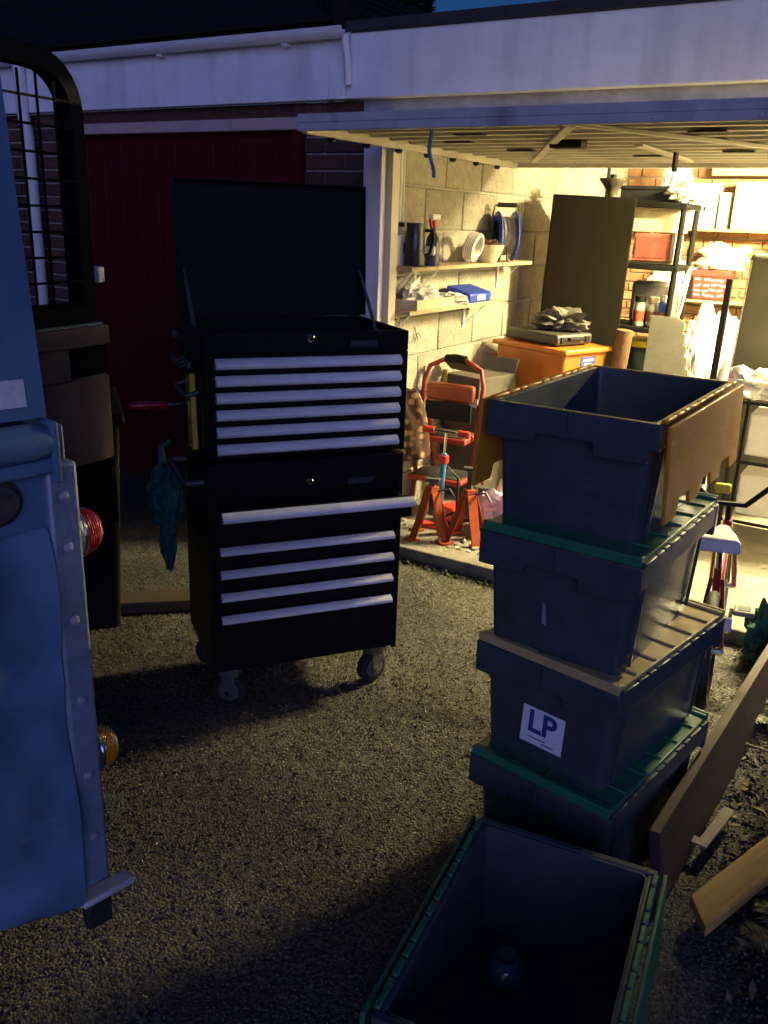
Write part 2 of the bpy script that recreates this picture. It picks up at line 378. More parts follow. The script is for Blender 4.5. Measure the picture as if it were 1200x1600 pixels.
MB().box((.62, .08, DZ - .004), (.14, .08, .03)).build('lock_box', black_pl, dr, .006)
for k in range(7): MB().lathe([(.017, 0), (.017, .012), (.009, .018)], 10, (-.175, -.5 + k * .27, DZ - .018), rot(PI, 0, 0)).build('bolt', rubber_m, dr)
for (x, y) in ((.35, -.3), (1.25, -.25), (1.5, .2), (.25, .45), (1.2, .6), (.75, .8), (.15, .0)):
    MB().box((x, y, DZ + .0045), (.13, .045, .006)).build('slot', black_pl, dr, .01, 3)
MB().box((.93, .62, DZ - .035), (.012, .05, .08)).build('cable_clip', black_pl, dr)
MB().tube([(W0 + .03, .15, 2.03), (W0 + .03, 1.4, 2.06), (W0 + .03, 2.4, 2.08)], .012).build('door_track', galv_m, gar)
# socket and conduit on side wall
MB().tube([(W0 + .022, .24, 2.15), (W0 + .022, .24, 1.52)], .011).build('conduit', white_pvc, gar)
MB().tube([(W0 + .02, .275, 2.15), (W0 + .02, .275, 1.50)], .007).build('conduit', white_pvc, gar)
sk = MB().box((W0 + .025, .255, 1.455), (.05, .15, .15)).build('socket_box', white_pvc, gar, .008)
MB().box((W0 + .075, .32, 1.455), (.05, .06, .06)).build('plug', white_pvc, sk, .008)
MB().box((W0 + .063, .26, 1.47), (.022, .05, .055)).build('plug', black_pl, sk, .008)

# strip lights
def strip(s_, d_, rz, L, power, lab):
    sl = thing('strip_light', lab, 'light', gw(s_, d_, CEI), GA + rz, 'garage strip lights')
    MB().box((0, 0, -.026), (L + .1, .07, .048)).build('housing', white_pvc, sl, .008)
    tm = M('lit_tube_%d' % power, (.9, .88, .8), .4, bump=0, var=0, emit=((.97, .81, .41), power))
    MB().tube([(-L / 2, 0, -.066), (L / 2, 0, -.066)], .013, 12).build('tube', tm, sl)
    for x in (-L / 2 - .03, L / 2 + .03): MB().box((x, 0, -.066), (.05, .04, .045)).build('end_cap', white_pvc, sl, .004)
strip(1.98, 1.85, rad(15), 1.2, LAMP, 'lit fluorescent strip light on the garage ceiling behind the raised door')

# blue rope on the door
def rope(name, pts, rr, mat, label):
    m_ = MB()
    for k in range(3):
        q = []
        for i, a in enumerate(pts):
            t_ = i * 1.1 + k * 2.1; q.append((a[0] + math.cos(t_) * rr * .9, a[1] + math.sin(t_) * rr * .9, a[2]))
        m_.tube(q, rr * .75, 6)
    o = m_.build(name, mat); tag(o, label, 'rope'); return o
base = Vector(gw(.33, -.60, DZ))
pts = [base + Vector((math.sin(i * .45) * .006 + i * .0012, 0, .03 - i * .0105)) for i in range(20)]
rope('rope', pts, .005, M('blue_rope', (.05, .16, .35), .8, var=.3, bump=.3), 'frayed blue rope hanging from the raised garage door edge')
# ------------------------------------------------------------------ neighbouring garage with red door
ng = thing('garage', 'closed garage with dark red door, white fascia and gutter left of the open one', 'garage', gw(0, 0), GA)
def brickwall(parent, name, s0, s1, z1, d0, seed):
    wl = MB().bb((s0, d0 + .012, 0), (s1, d0 + .24, z1)).build(name, mortar_m, parent)
    b0 = MB().box((0, 0, 0), (.215, .03, .065)).build('brick', dbrick_m, wl, .004, 1); first = True
    rows = int(z1 / .0755)
    for rrow in range(rows):
        z = .04 + rrow * .0755; x = s0 - (.1127 if rrow % 2 else 0)
        while x < s1:
            a, b = max(x + .005, s0 + .001), min(x + .2205, s1 - .001)
            if b - a > .03:
                loc = ((a + b) / 2, d0 + .012 + random.uniform(-.002, .002), z); s3 = ((b - a) / .215, 1, 1)
                if first: b0.location = loc; b0.scale = s3; first = False
                else: shared(b0, 'brick', wl, loc, None, s3)
            x += .2255
    return wl
brickwall(ng, 'pier', -.70, -.336, 2.116, .03, 1)
brickwall(ng, 'front_wall', -3.75, -2.42, 2.116, .03, 2)
MB().bb((-2.42, .03, 2.052), (-.70, .25, 2.116)).build('lintel', dbrick_m, ng)
MB().bb((-2.42, -.02, 1.995), (-.705, .08, 2.05)).build('door_frame', M('pink_grey_paint', (.50, .36, .33), .6, var=.12, scale=6), ng, .004)
for x in (-2.42, -.745): MB().bb((x, -.015, 0), (x + .04, .08, 1.994)).build('door_frame', red_door_m, ng, .003)
rd = MB().bb((-2.38, .05, .03), (-.745, .08, 1.994)).build('red_door', red_door_m, ng)
pn = MB().box((0, 0, 0), (.132, .02, 1.92)).build('panel', red_door_m, rd, .006); pn.location = (-2.31, .045, 1.01)
for k in range(1, 12): shared(pn, 'panel', rd, (-2.31 + k * .1365, .045, 1.01))
MB().lathe([(.02, 0), (.02, .02), (.012, .05), (.024, .06), (.02, .075)], 12, (-1.55, .03, .95), rot(PI / 2, 0, 0)).build('handle', steel_m, rd)
MB().bb((-4.6, -.03, 2.117), (-.525, .03, 2.375)).build('fascia', white_paint, ng, .004)
MB().bb((-.524, -.034, 2.117), (-.432, .03, 2.379)).build('fascia_end', white_paint, ng, .004)
MB().bb((-4.7, -.028, 2.380), (-.46, .25, 2.452)).build('eave_board', tile_m, ng)
gt = MB()
n_ = 10; V = []; Fc = []
for x in (-4.6, -.40):
    for k in range(n_ + 1): a = PI + PI * k / n_; V.append((x, -.075 + .042 * math.cos(a), 2.40 + .042 * math.sin(a)))
for x in (-4.6, -.40):
    for k in range(n_ + 1): a = PI + PI * k / n_; V.append((x, -.075 + .037 * math.cos(a), 2.40 + .037 * math.sin(a)))
q = n_ + 1
for k in range(n_): Fc.append((k, k + 1, q + k + 1, q + k)); Fc.append((2 * q + k, 3 * q + k, 3 * q + k + 1, 2 * q + k + 1))
Fc += [(0, q, 3 * q, 2 * q), (n_, 2 * q + n_, 3 * q + n_, q + n_)]
for e in (0, 1):
    for k in range(n_): Fc.append((e * q + k, 2 * q + e * q + k, 2 * q + e * q + k + 1, e * q + k + 1) if e == 0 else (e * q + k, e * q + k + 1, 2 * q + e * q + k + 1, 2 * q + e * q + k))
gt.add(V, Fc, True); gto = gt.build('gutter', white_pvc, ng)
MB().tube([(-.405, -.075, 2.37), (-.405, -.072, 2.33), (-.40, -.06, 2.27), (-.40, -.052, 2.17)], .017, 10).build('spout', white_pvc, gto)
for k in range(5): MB().box((-.75 - k * .8, -.05, 2.375), (.03, .05, .06)).build('bracket', white_pvc, gto, .004)
MB().tube([(-2.66, -.06, 2.37), (-2.66, -.06, 2.12), (-2.66, -.035, 2.0), (-2.66, -.035, .1)], .034, 12).build('drainpipe', white_pvc, ng)
rf = MB(); tn = math.tan(rad(27))
NC = 9; CS = .26
for k in range(NC):   # tile courses of a hipped roof: front slope and the hip end
    a0, a1 = k * CS, (k + 1) * CS + .03; z0, z1 = 2.435 + a0 * tn + .022, 2.435 + a1 * tn
    for lo, hi, zz0, zz1 in ((a0, a1, z0, z1),):
        rf.add([(-4.7, -.06 + lo, zz0), (-.44 - lo, -.06 + lo, zz0), (-.44 - hi, -.06 + hi, zz1), (-4.7, -.06 + hi, zz1), (-4.7, -.06 + lo, zz0 - .022), (-.44 - lo, -.06 + lo, zz0 - .022)], [(0, 1, 2, 3), (4, 5, 1, 0)])
        rf.add([(-.44 - lo, -.06 + lo, zz0), (-.44 - lo, 4.6 - lo, zz0), (-.44 - hi, 4.6 - hi, zz1), (-.44 - hi, -.06 + hi, zz1), (-.44 - lo, -.06 + lo, zz0 - .022), (-.44 - lo, 4.6 - lo, zz0 - .022)], [(0, 1, 2, 3), (4, 5, 1, 0)])
rfo = rf.build('roof', tile_m, ng)
rg = [(-.43 - k * .24, -.05 + k * .24, 2.455 + k * .24 * tn) for k in range(10)]
for k in range(9): MB().tube([rg[k], rg[k + 1]], [.055, .045], 10).build('hip_tile', tile_m, rfo)
MB().bb((-4.7, 4.3, 0), (-.46, 4.4, 2.4)).build('rear_wall', dbrick_m, ng)

# ------------------------------------------------------------------ conifers on the skyline
leaf_m = M('conifer_needles', (.035, .055, .04), .8, var=.4, scale=3, bump=0, orand=.2)
bark_m = M('bark', (.08, .055, .04), .95, var=.4, scale=20, bump=.8, bscale=40)
def conifer(loc, h, rr, seed, label):
    t = thing('conifer_tree', label, 'tree', loc, 0, 'conifers behind the garages'); rs = random.Random(seed)
    MB().tube([(0, 0, 0), (.03, 0, h * .4), (0, .04, h * .75), (0, 0, h)], [.16, .12, .07, .015], 8).build('trunk', bark_m, t)
    V = []; Fc = []
    for _ in range(5200):
        u = rs.random(); z = h * (.15 + .85 * u); R_ = rr * (1 - u) ** .8 * (.75 + .25 * math.sin(z * 9 + seed)) + .05
        a = rs.uniform(0, 2 * PI); q = R_ * rs.random() ** .4; lump = 1 + .25 * noise.noise((a * 1.5, z * 1.3, seed))
        c = Vector((math.cos(a) * q * lump, math.sin(a) * q * lump, z - q * .25)); L = rs.uniform(.07, .16)
        d1 = Vector((math.cos(a), math.sin(a), rs.uniform(-.5, .3))) * L; d2 = Vector((-math.sin(a), math.cos(a), rs.uniform(-.5, .5))) * L * .45
        o = len(V); V += [tuple(c - d2), tuple(c + d1), tuple(c + d2), tuple(c - d1 * .4)]; Fc.append((o, o + 1, o + 2, o + 3))
    me = bpy.data.meshes.new('crown'); me.from_pydata(V, [], Fc); me.materials.append(leaf_m); o = bpy.data.objects.new('crown', me); col.objects.link(o); o.parent = t
conifer((-.35, 15.0, 0), 6.6, 1.15, 1, 'dark conifer behind the roofs, leftmost of the three on the skyline')
conifer((-.02, 15.6, 0), 6.1, .6, 2, 'slim dark conifer on the skyline between two others')
conifer((.22, 14.6, 0), 5.6, .45, 3, 'dark conifer on the skyline beside the patch of blue sky')
# ------------------------------------------------------------------ tool chest on roll cabinet
KA = rad(22.6); KX = Vector((math.cos(KA), math.sin(KA), 0)); KN = Vector((-math.sin(KA), math.cos(KA), 0))
CO = Vector((-.0233, 2.7626, 0)) - KX * .565
CW, CD = .65, .42
def drawer(parent, z0, z1, zh, out=0., ln=.59):
    d_ = MB().box((CW / 2, -.004 - out, (z0 + z1) / 2), (CW - .035, .016, z1 - z0)).build('drawer', black_m, parent, .002)
    h_ = MB(); hs = .95 if z0 > .7 or out or parent.name.startswith('tool_chest') else .78; prof = [(-.0, -.004), (-.012, -.005), (-.020, -.001), (-.025, .006), (-.024, .012), (-.019, .018), (-.008, .026), (0, .028)]
    V = []; n = len(prof)
    for x in ((CW - ln) / 2, (CW + ln) / 2):
        for (y, z) in prof: V.append((x, -.0125 - out + y, zh - .012 + z * hs))
    h_.add(V, [(i, n + i, n + i + 1, i + 1) for i in range(n - 1)] + [tuple(range(n)), tuple(reversed(range(n, 2 * n)))], True)
    h_.build('handle', alu_m, d_, 0, angle=60)
    if out:
        MB().bb((.03, -out + .006, z0 + .004), (.04, .1, z1 - .012)).build('drawer_side', black_m, d_)
        MB().bb((CW - .04, -out + .006, z0 + .004), (CW - .03, .1, z1 - .012)).build('drawer_side', black_m, d_)
        MB().bb((.041, -out + .006, z0 + .004), (CW - .041, .1, z0 + .008)).build('drawer_base', black_m, d_)
        for x in (.02, CW - .026): MB().bb((x, -out + .02, z0 + .02), (x + .008, .05, z0 + .04)).build('runner', steel_m, d_)
    return d_
def lock(parent, z):
    l = MB().lathe([(.0125, 0), (.0125, .007), (.009, .010), (0, .010)], 16, (.323, -.0125, z), rot(PI / 2, 0, 0)).build('lock', chrome_m, parent)
    MB().box((.323, -.024, z), (.003, .004, .011)).build('keyway', black_pl, l)
badge_m = M('grey_badge', (.10, .10, .115), .4, metal=.5, var=.2, scale=60, bump=0)
def badge(parent, z):
    b = MB().box((.497, -.0135, z), (.088, .003, .022)).build('badge', M('dark_badge', (.03, .03, .035), .4, bump=0), parent, .001)
    for k in range(9): MB().box((.462 + k * .0088, -.0158, z + .002), (.0052, .0016, .011)).build('letter', badge_m, b)

rc = thing('roll_cabinet', 'black steel roll cabinet on castors with one drawer pulled open', 'tool cabinet', CO, KA)
B = MB(); B.bb((0, .004, .155), (CW, CD, .875)); B.build('body', black_m, rc, .004)
MB().bb((.0, -.010, .772), (CW, .003, .874)).build('lock_panel', black_m, rc, .003)
MB().bb((.0, -.010, .156), (.016, .003, .771)).build('corner_post', black_m, rc, .002); MB().bb((CW - .016, -.010, .156), (CW, .003, .771)).build('corner_post', black_m, rc, .002)
drawer(rc, .692, .760, .745, .12, .62)
MB().bb((.018, -.006, .618), (CW - .018, .002, .690)).build('drawer_blank', black_m, rc, .002)
for z0, z1, zh in ((.532, .608, .593), (.454, .526, .515), (.375, .448, .436), (.175, .369, .357)): drawer(rc, z0, z1, zh)
lock(rc, .80); badge(rc, .79)
def castor(x, y, a):
    c = thing_part = bpy.data.objects.new('castor', None); col.objects.link(c); c.parent = rc; c.location = (x, y, 0); c.rotation_euler = (0, 0, a)
    w_ = MB().lathe([(.03, -.017), (.05, -.019), (.058, -.014), (.0595, 0), (.058, .014), (.05, .019), (.03, .017)], 28, (0, 0, .059), rot(PI / 2, 0, 0)).build('wheel', rubber_m, c)
    MB().lathe([(.012, -.022), (.032, -.0205), (.036, -.018), (.036, .018), (.032, .0205), (.012, .022)], 24, (0, 0, .059), rot(PI / 2, 0, 0)).build('hub', M('grey_hub', (.10, .097, .085), .7), c)
    for sy in (-1, 1):
        MB().prism([(-.016, -.012), (.016, -.012), (.03, .07), (-.02, .07)], .004, (0, sy * .028 + .002, .059), rot(PI / 2, 0, 0)).build('fork', steel_m, c)
    MB().box((.004, 0, .140), (.075, .07, .03)).build('plate', steel_m, c, .003)
    MB().lathe([(.009, -.036), (.009, .036)], 10, (0, 0, .059), rot(PI / 2, 0, 0)).build('axle', chrome_m, c)
castor(.585, .055, rad(20)); castor(.065, .055, rad(-30)); castor(.585, CD - .055, rad(5)); castor(.065, CD - .055, rad(5))
# side push handle
MB().tube([(-.0, .06, .80), (-.05, .06, .80), (-.06, .08, .80), (-.06, .34, .80), (-.05, .36, .80), (0, .36, .80)], .011, 10).build('push_handle', steel_m, rc)

tcst = thing('tool_chest', 'black six drawer tool chest with open lid on top of the roll cabinet', 'tool chest', (CO.x, CO.y, .878), KA)
Z = -.878
tb = MB(); tb.bb((0, .004, .004), (CW, CD - .002, .333)); tb.build('body', black_m, tcst, .004)
for a, b in (((0, .004, .334), (CW, .016, .392)), ((0, CD - .014, .334), (CW, CD - .002, .392)), ((0, .017, .334), (.012, CD - .015, .392)), ((CW - .012, .017, .334), (CW, CD - .015, .392))):
    MB().bb(a, b).build('tray_wall', black_m, tcst, .002)
MB().bb((0, -.010, 1.209 + Z), (CW, .003, 1.271 + Z)).build('lock_panel', black_m, tcst, .003)
MB().bb((.0, -.010, .006), (.016, .003, 1.208 + Z)).build('corner_post', black_m, tcst, .002); MB().bb((CW - .016, -.010, .006), (CW, .003, 1.208 + Z)).build('corner_post', black_m, tcst, .002)
for zh in (1.182, 1.131, 1.080, 1.028, .976, .922):
    lo = zh - .034 if zh > .93 else .889
    drawer(tcst, lo + Z, zh + .014 + Z, zh + Z)
lock(tcst, 1.253 + Z); badge(tcst, 1.233 + Z)
lid = MB().box((0, -.018, .215), (CW, .004, .43)).build('lid', black_m, tcst); lid.location = (CW / 2, CD + .016, .394); lid.rotation_euler = (rad(-4), 0, 0)
MB().bb((-CW / 2, -.058, .0), (-CW / 2 + .003, -.0205, .43)).build('lid_edge', black_m, lid); MB().bb((CW / 2 - .003, -.058, .0), (CW / 2, -.0205, .43)).build('lid_edge', black_m, lid)
MB().bb((-CW / 2 + .004, -.058, .426), (CW / 2 - .004, -.0205, .43)).build('lid_edge', black_m, lid)
for x in (.02, CW - .02): MB().tube([(x, .22, .36), (x, .31, .455), (x, .40, .55)], [.007, .007, .004], 8).build('gas_strut', steel_m, tcst)
MB().tube([(0, .10, .20), (-.035, .10, .19), (-.04, .12, .19), (-.04, .28, .19), (-.035, .30, .19), (0, .30, .20)], .008, 10).build('side_handle', steel_m, tcst)
# things hanging on the chest side
lv = thing('spirit_level', 'yellow spirit level standing on end against the tool chest side', 'spirit level', (CO + KX * -.016 + KN * .12 + Vector((0, 0, .905))), KA, tilt=(rad(-6), 0))
MB().box((0, 0, .11), (.018, .075, .235)).build('beam', M('yellow_paint', (.72, .48, .02), .4, var=.12), lv, .003)
MB().box((-.0102, 0, .12), (.002, .02, .05)).build('vial', M('vial_green', (.35, .5, .1), .2, bump=0), lv)
for zz in (-.005, .225): MB().box((0, 0, zz), (.02, .052, .008)).build('end_cap', black_pl, lv, .002)
sh = thing('side_hook', 'small steel hook rail with clips on the tool chest side', 'hook rail', CO + KX * -.002 + KN * .24 + Vector((0, 0, 1.15)), KA)
MB().box((-.010, 0, 0), (.012, .14, .02)).build('rail', steel_m, sh, .002)
for k in range(3): MB().tube([(-.014, -.05 + k * .05, 0), (-.04, -.05 + k * .05, -.01), (-.045, -.05 + k * .05, .02)], .004, 6).build('hook', steel_m, sh)
sdv = thing('screwdriver', 'red screwdriver sticking out sideways from the tool chest', 'screwdriver', CO + KX * -.04 + KN * .24 + Vector((0, 0, 1.015)), KA)
hd = MB().lathe([(.0, 0), (.010, .004), (.013, .02), (.011, .045), (.014, .075), (.013, .11), (.008, .125), (.0, .125)], 12, (-.03, 0, 0), rot(0, -PI / 2, 0)); hd.build('handle', M('red_handle', (.5, .02, .02), .3, coat=.4), sdv)
MB().tube([(-.032, 0, 0), (.034, 0, 0)], .004, 8).build('shaft', chrome_m, sdv)
tealm = M('teal_bag', (.03, .17, .15), .6, spec=.2, var=.25, scale=14, bump=.5, bscale=20)
tb_ = MB()
tb_.blob((0, 0, .0), (.06, .10, .11), .2, 2.2, 5, 5); tb_.blob((.0, -.03, -.14), (.025, .05, .11), .25, 2.4, 5, 8); tb_.tube([(0, .02, .11), (.0, .03, .17), (.03, .02, .19)], [.02, .01, .008], 6)
single(tb_.build('carrier_bag', tealm), 'crumpled teal plastic bag hanging beside the roll cabinet', 'bag', CO + KX * -.075 + KN * .40 + Vector((0, 0, .66)), KA)

# ------------------------------------------------------------------ plastic crates with hinged lids
CH = .292
def crate(A, yaw, z0, lidm, mode, name_label, sgn=1):
    e = Vector((math.cos(yaw), math.sin(yaw), 0)); n = Vector((-e.y, e.x, 0))
    c = Vector((A[0], A[1], 0)) + e * .2 + n * .3 * sgn
    t = thing('storage_crate', name_label, 'crate', (c.x, c.y, z0), yaw, 'blue lidded crates')
    th = .005
    def shell(w0, l0, w1, l1, z_0, z_1):
        def ring(w_, l_, z_, k): # rounded rectangle
            o = []
            rr = .02
            for cx, cy, a0 in ((1, 1, 0), (-1, 1, 90), (-1, -1, 180), (1, -1, 270)):
                for q in range(4):
                    a = rad(a0 + 30 * q); o.append((cx * (w_ / 2 - rr) + (rr - k) * math.cos(a), cy * (l_ / 2 - rr) + (rr - k) * math.sin(a), z_))
            return o
        V = ring(w0, l0, z_0, 0) + ring(w1, l1, z_1, 0) + ring(w1, l1, z_1, th) + ring(w0, l0, z_0 + .006, th)
        Fc = []
        for L in range(3):
            for k in range(16): k2 = (k + 1) % 16; Fc.append((L * 16 + k, L * 16 + k2, L * 16 + 16 + k2, L * 16 + 16 + k))
        Fc.append(tuple(reversed(range(16)))); Fc.append(tuple(range(48, 64)))
        return V, Fc
    bd = MB(); V, Fc = shell(.335, .525, .368, .562, 0, CH - .002); bd.add(V, Fc, True); body = bd.build('body', crate_m, t, angle=50)
    # ribs on walls
    for sx in (-1, 1):
        for y in (-.22, .22): MB().box((sx * .1795, y, .115), (.008, .006, .20), rot(0, sx * .055, 0)).build('rib', crate_m, body)
    # stepped collar: front and back plates
    prof = [(-.20, CH - .085), (-.085, CH - .085), (-.075, CH - .062), (.055, CH - .062), (.06, CH - .092), (.175, CH - .092), (.18, CH - .06), (.2, CH - .06), (.2, CH), (-.2, CH)]
    for sy in (-1, 1):
        pr = prof if sy < 0 else [(-x, z) for x, z in reversed(prof)]
        MB().prism(pr, .018, (0, -.282 if sy < 0 else .300, 0), rot(PI / 2, 0, 0)).build('collar', crate_m, t, .003)
        MB().box((.0 if sy < 0 else 0, sy * .301, CH - .028), (.006, .006, .055)).build('collar_rib', crate_m, t, .001)
    for sx in (-1, 1):
        MB().box((sx * .19, 0, CH - .030), (.018, .563, .058)).build('collar', crate_m, t, .003)
        # hinge knuckles
        lm_ = lidm if mode != 'closed' else crate_m; y = -.285; kk = 0
        while y < .28:
            ln = (.075, .05, .04, .075, .045)[kk % 5]; ln = min(ln, .287 - y)
            if ln > .015: MB().box((sx * .1975, y + ln / 2, CH + .0025), (.013, ln - .006, .009)).build('hinge_knuckle', lm_, t, .003)
            y += ln; kk += 1
    # lid leaf: comb edge
    def leaf(sx):
        teeth = 7; pts = []
        W = .185 if mode == 'closed' else .205; L = .574 if mode == 'closed' else .598
        for k in range(teeth):
            y0 = -L / 2 + L * k / teeth; y1 = y0 + L / teeth
            hi, lo = (W + .018, W - .018)
            if k % 2: hi, lo = lo, hi
            pts += [(hi, y0 + .004), (hi, y1 - .004)]
        poly = [(.006, -L / 2)] + pts + [(.006, L / 2)]
        lf = MB().prism(poly, .009).build('lid_leaf', lidm, t, .002)
        # rim and ribs on the outside of the leaf
        if mode != 'closed': return lf
        MB().bb((.006, -L / 2, .0092), (W - .02, -L / 2 + .012, .016)).build('leaf_rim', lidm, lf, .002); MB().bb((.006, L / 2 - .012, .0092), (W - .02, L / 2, .016)).build('leaf_rim', lidm, lf, .002)
        for k in range(5): MB().bb((.012, -.2 + k * .1 - .003, .0092), (W - .025, -.2 + k * .1 + .003, .014)).build('leaf_rib', lidm, lf, .001)
        return lf
    for sx in (-1, 1):
        lf = leaf(sx)
        # local leaf axes: +x away from hinge, z up when closed
        if mode == 'closed':
            lf.rotation_euler = (0, 0, 0 if sx < 0 else PI); lf.location = (sx * .2, 0, CH + .0065)
        else:
            ang = rad(87)
            lf.rotation_euler = (0, ang, 0 if sx > 0 else PI)
            lf.location = (sx * .2115, 0, CH + .004)
    if mode == 'closed':
        for sy in (-1, 1): MB().box((0, sy * .2935, CH + .0125), (.39, .011, .024)).build('lid_edge', lidm, t, .002)
    return t
c4 = crate((.247, 1.950), rad(-40.4), 0.0, green_m, 'closed', 'blue crate with green lid at the bottom of the stack')
c3 = crate((.248, 1.992), rad(-41.8), .306, cream_m, 'closed', 'blue crate with cream lid and LP paper label, second from bottom')
c2 = crate((.233, 1.968), rad(-34.5), .612, green_m, 'closed', 'blue crate with green lid right under the top open crate')
c1 = crate((.233, 2.011), rad(-32.5), .918, yellow_m, 'open', 'empty open blue crate on top of the stack with amber lids hanging')
c1.scale = (1.02, 1.18, 1.); c1.location = Vector(c1.location) + Vector((.033, .045, 0))
c5 = crate((.252, 1.695), rad(-24.), 0.0, green_m, 'open', 'open blue crate on the ground in front with green lid flaps hanging', -1)
MB().prism([(.0, .0), (.012, -.002), (.004, .05), (-.004, .05)], .0012, (-.03, -.2755, .085), rot(PI / 2 - .06, 0, 0)).build('scrape', M('pale_scrape', (.20, .22, .24), .7), c2)
# LP label on crate 3
paper_m = M('paper_label', (.72, .72, .74), .7, var=.06, scale=20, bump=.08)
lp = MB().box((0, 0, 0), (.120, .0012, .112)).build('paper_label', paper_m, c3); lp.location = (-.002, -.2745, .112); lp.rotation_euler = (rad(-3.6), 0, 0)
ink = M('blue_ink', (.03, .05, .20), .6, bump=0, var=.1)
def text(s_, size, loc, parent, mat, name='lettering', R=(PI / 2, 0, 0), bold=.0):
    cu = bpy.data.curves.new(name, 'FONT'); cu.body = s_; cu.size = size; cu.extrude = .0003; cu.offset = bold; cu.align_x = 'CENTER'; cu.align_y = 'CENTER'
    tmp = bpy.data.objects.new('tmp', cu); col.objects.link(tmp)
    dg = bpy.context.evaluated_depsgraph_get(); me = bpy.data.meshes.new_from_object(tmp.evaluated_get(dg)); bpy.data.objects.remove(tmp)
    me.materials.clear(); me.materials.append(mat); me.name = name
    o = bpy.data.objects.new(name, me); col.objects.link(o); o.parent = parent; o.location = loc; o.rotation_euler = R; return o
text('LP', .082, (-.002, -.0012, .003), lp, ink, bold=.0022)
for k, (x, wd) in enumerate(((-.012, .05), (.02, .035))): MB().box((x, -.0011, -.038 - k * .008), (wd, .0006, .0028)).build('small_print', ink, lp)
# thing inside the front crate
dn = Vector((.303, 1.50, 0))
jb = thing('glass_jar', 'small round glass jar lying on the floor of the front crate', 'jar', (dn.x, dn.y, .0075), .4)
MB().lathe([(.0, 0), (.03, .0), (.042, .012), (.046, .03), (.040, .05), (.024, .062), (.02, .066), (.0, .067)], 22).build('bowl', M('dark_glass', (.10, .12, .16), .08, coat=1., bump=0, var=.1), jb)
MB().lathe([(.021, .0665), (.022, .068), (.022, .080), (.0, .082)], 18).build('stopper', M('dull_cap', (.12, .12, .13), .35, metal=.6), jb)

# ------------------------------------------------------------------ land rover type vehicle: rear corner and open rear door
VA = math.atan2(.72, .69)
lr = thing('off_road_vehicle', 'old pale blue off-road vehicle with its rear door open, at left edge', 'vehicle', (-.455, 1.23, 0), VA)
paint = M('pale_blue_paint', (.10, .18, .27), .42, scuff=.3, spec=.3, var=.3, scale=4, bump=.12, bscale=14, dirt=.6)
def panel(name, x0, x1, z0, z1, y0f, mat, nx=40, nz=40, th=.012):
    V = []; Fc = []
    for k in (0, 1):
        for j in range(nz + 1):
            z = z0 + (z1 - z0) * j / nz
            for i in range(nx + 1):
                x = x0 + (x1 - x0) * i / nx; V.append((x, y0f(x, z) + k * th, z))
    n1 = (nx + 1) * (nz + 1)
    for j in range(nz):
        for i in range(nx):
            a = j * (nx + 1) + i; Fc.append((a, a + 1, a + nx + 2, a + nx + 1)); Fc.append((n1 + a, n1 + a + nx + 1, n1 + a + nx + 2, n1 + a + 1))
    for i in range(nx):
        Fc.append((i, n1 + i, n1 + i + 1, i + 1)); a = nz * (nx + 1) + i; Fc.append((a, a + 1, n1 + a + 1, n1 + a))
    for j in range(nz):
        a = j * (nx + 1); Fc.append((a, a + nx + 1, n1 + a + nx + 1, n1 + a)); a += nx; Fc.append((a, n1 + a, n1 + a + nx + 1, a + nx + 1))
    return MB().add(V, Fc, True).build(name, mat, lr, angle=60)
def dent(x, z):
    v = .075 * noise.noise((x * 4.6, z * 3.0, 1.3)) + .016 * noise.noise((x * 14, z * 11, 4.3)) + .022 * math.exp(-((x + .09) ** 2 / .006 + (z - 1.02) ** 2 / .015))
    v += .016 * math.exp(-((x + .13) ** 2 / .004 + (z - .78) ** 2 / .02)) - .010 * math.exp(-((x + .04) ** 2 / .0012 + (z - .92) ** 2 / .03))
    if z < .58: v += (.58 - z) ** 2 * 1.6
    return v
low = panel('side_panel', -2.1, -.052, .47, 1.155, dent, paint, 160, 60)
up = panel('side_panel', -2.1, -.03, 1.155, 1.252, lambda x, z: .006, paint, 20, 4)
hard = panel('hardtop_side', -2.1, -.036, 1.318, 2.02, lambda x, z: .006 + (z - 1.318) * .10, paint, 20, 10)
cs = MB().bb((-.050, -.006, .50), (-.002, .022, 1.25)).build('corner_strip', M('blue_grey_plate', (.24, .30, .36), .5, metal=.3, var=.2, scale=10, dirt=.3), lr, .006)
for z in (.60, .72, .86, 1.0, 1.12, 1.2): MB().lathe([(.008, 0), (.007, .003), (.0, .005)], 10, (-.026, -.006, z), rot(PI / 2, 0, 0)).build('rivet', galv_m, cs)
cp = MB().tube([(-2.1, .0, 1.285), (-.07, .0, 1.285), (-.045, .004, 1.284)], [.028, .028, .024], 12).build('capping_rail', paint, lr)
MB().bb((-2.1, -.014, 1.238), (-.036, .02, 1.262)).build('capping_lip', paint, lr, .006, 3)
MB().bb((-.042, -.018, 1.225), (-.03, .03, 1.315)).build('capping_end', paint, lr, .005, 3)
MB().lathe([(.035, 0), (.035, .004), (.026, .012), (.0, .012)], 20, (-.118, .008, 1.205), rot(PI / 2, 0, 0)).build('filler_cap', M('rusty_cap', (.06, .045, .04), .8, var=.4, scale=40), lr)
# stickers on hardtop side
def sticker(x, z, wd, ht, mat, y=None):
    y0 = .006 + (z - 1.318) * .10
    o = MB().box((0, 0, 0), (wd, .0016, ht)).build('sticker', mat, lr); o.location = (x, y0 - .002, z); o.rotation_euler = (rad(7.4) * -1, 0, 0); return o
sticker(-.098, 1.355, .07, .038, M('white_sticker', (.65, .66, .68), .5)); sticker(-.050 - .028, 1.352, .028, .032, M('green_sticker', (.02, .22, .07), .5))
sticker(-.115, 1.475, .06, .028, M('white_sticker', (.65, .66, .68))); sticker(-.118, 1.435, .06, .02, black_pl)
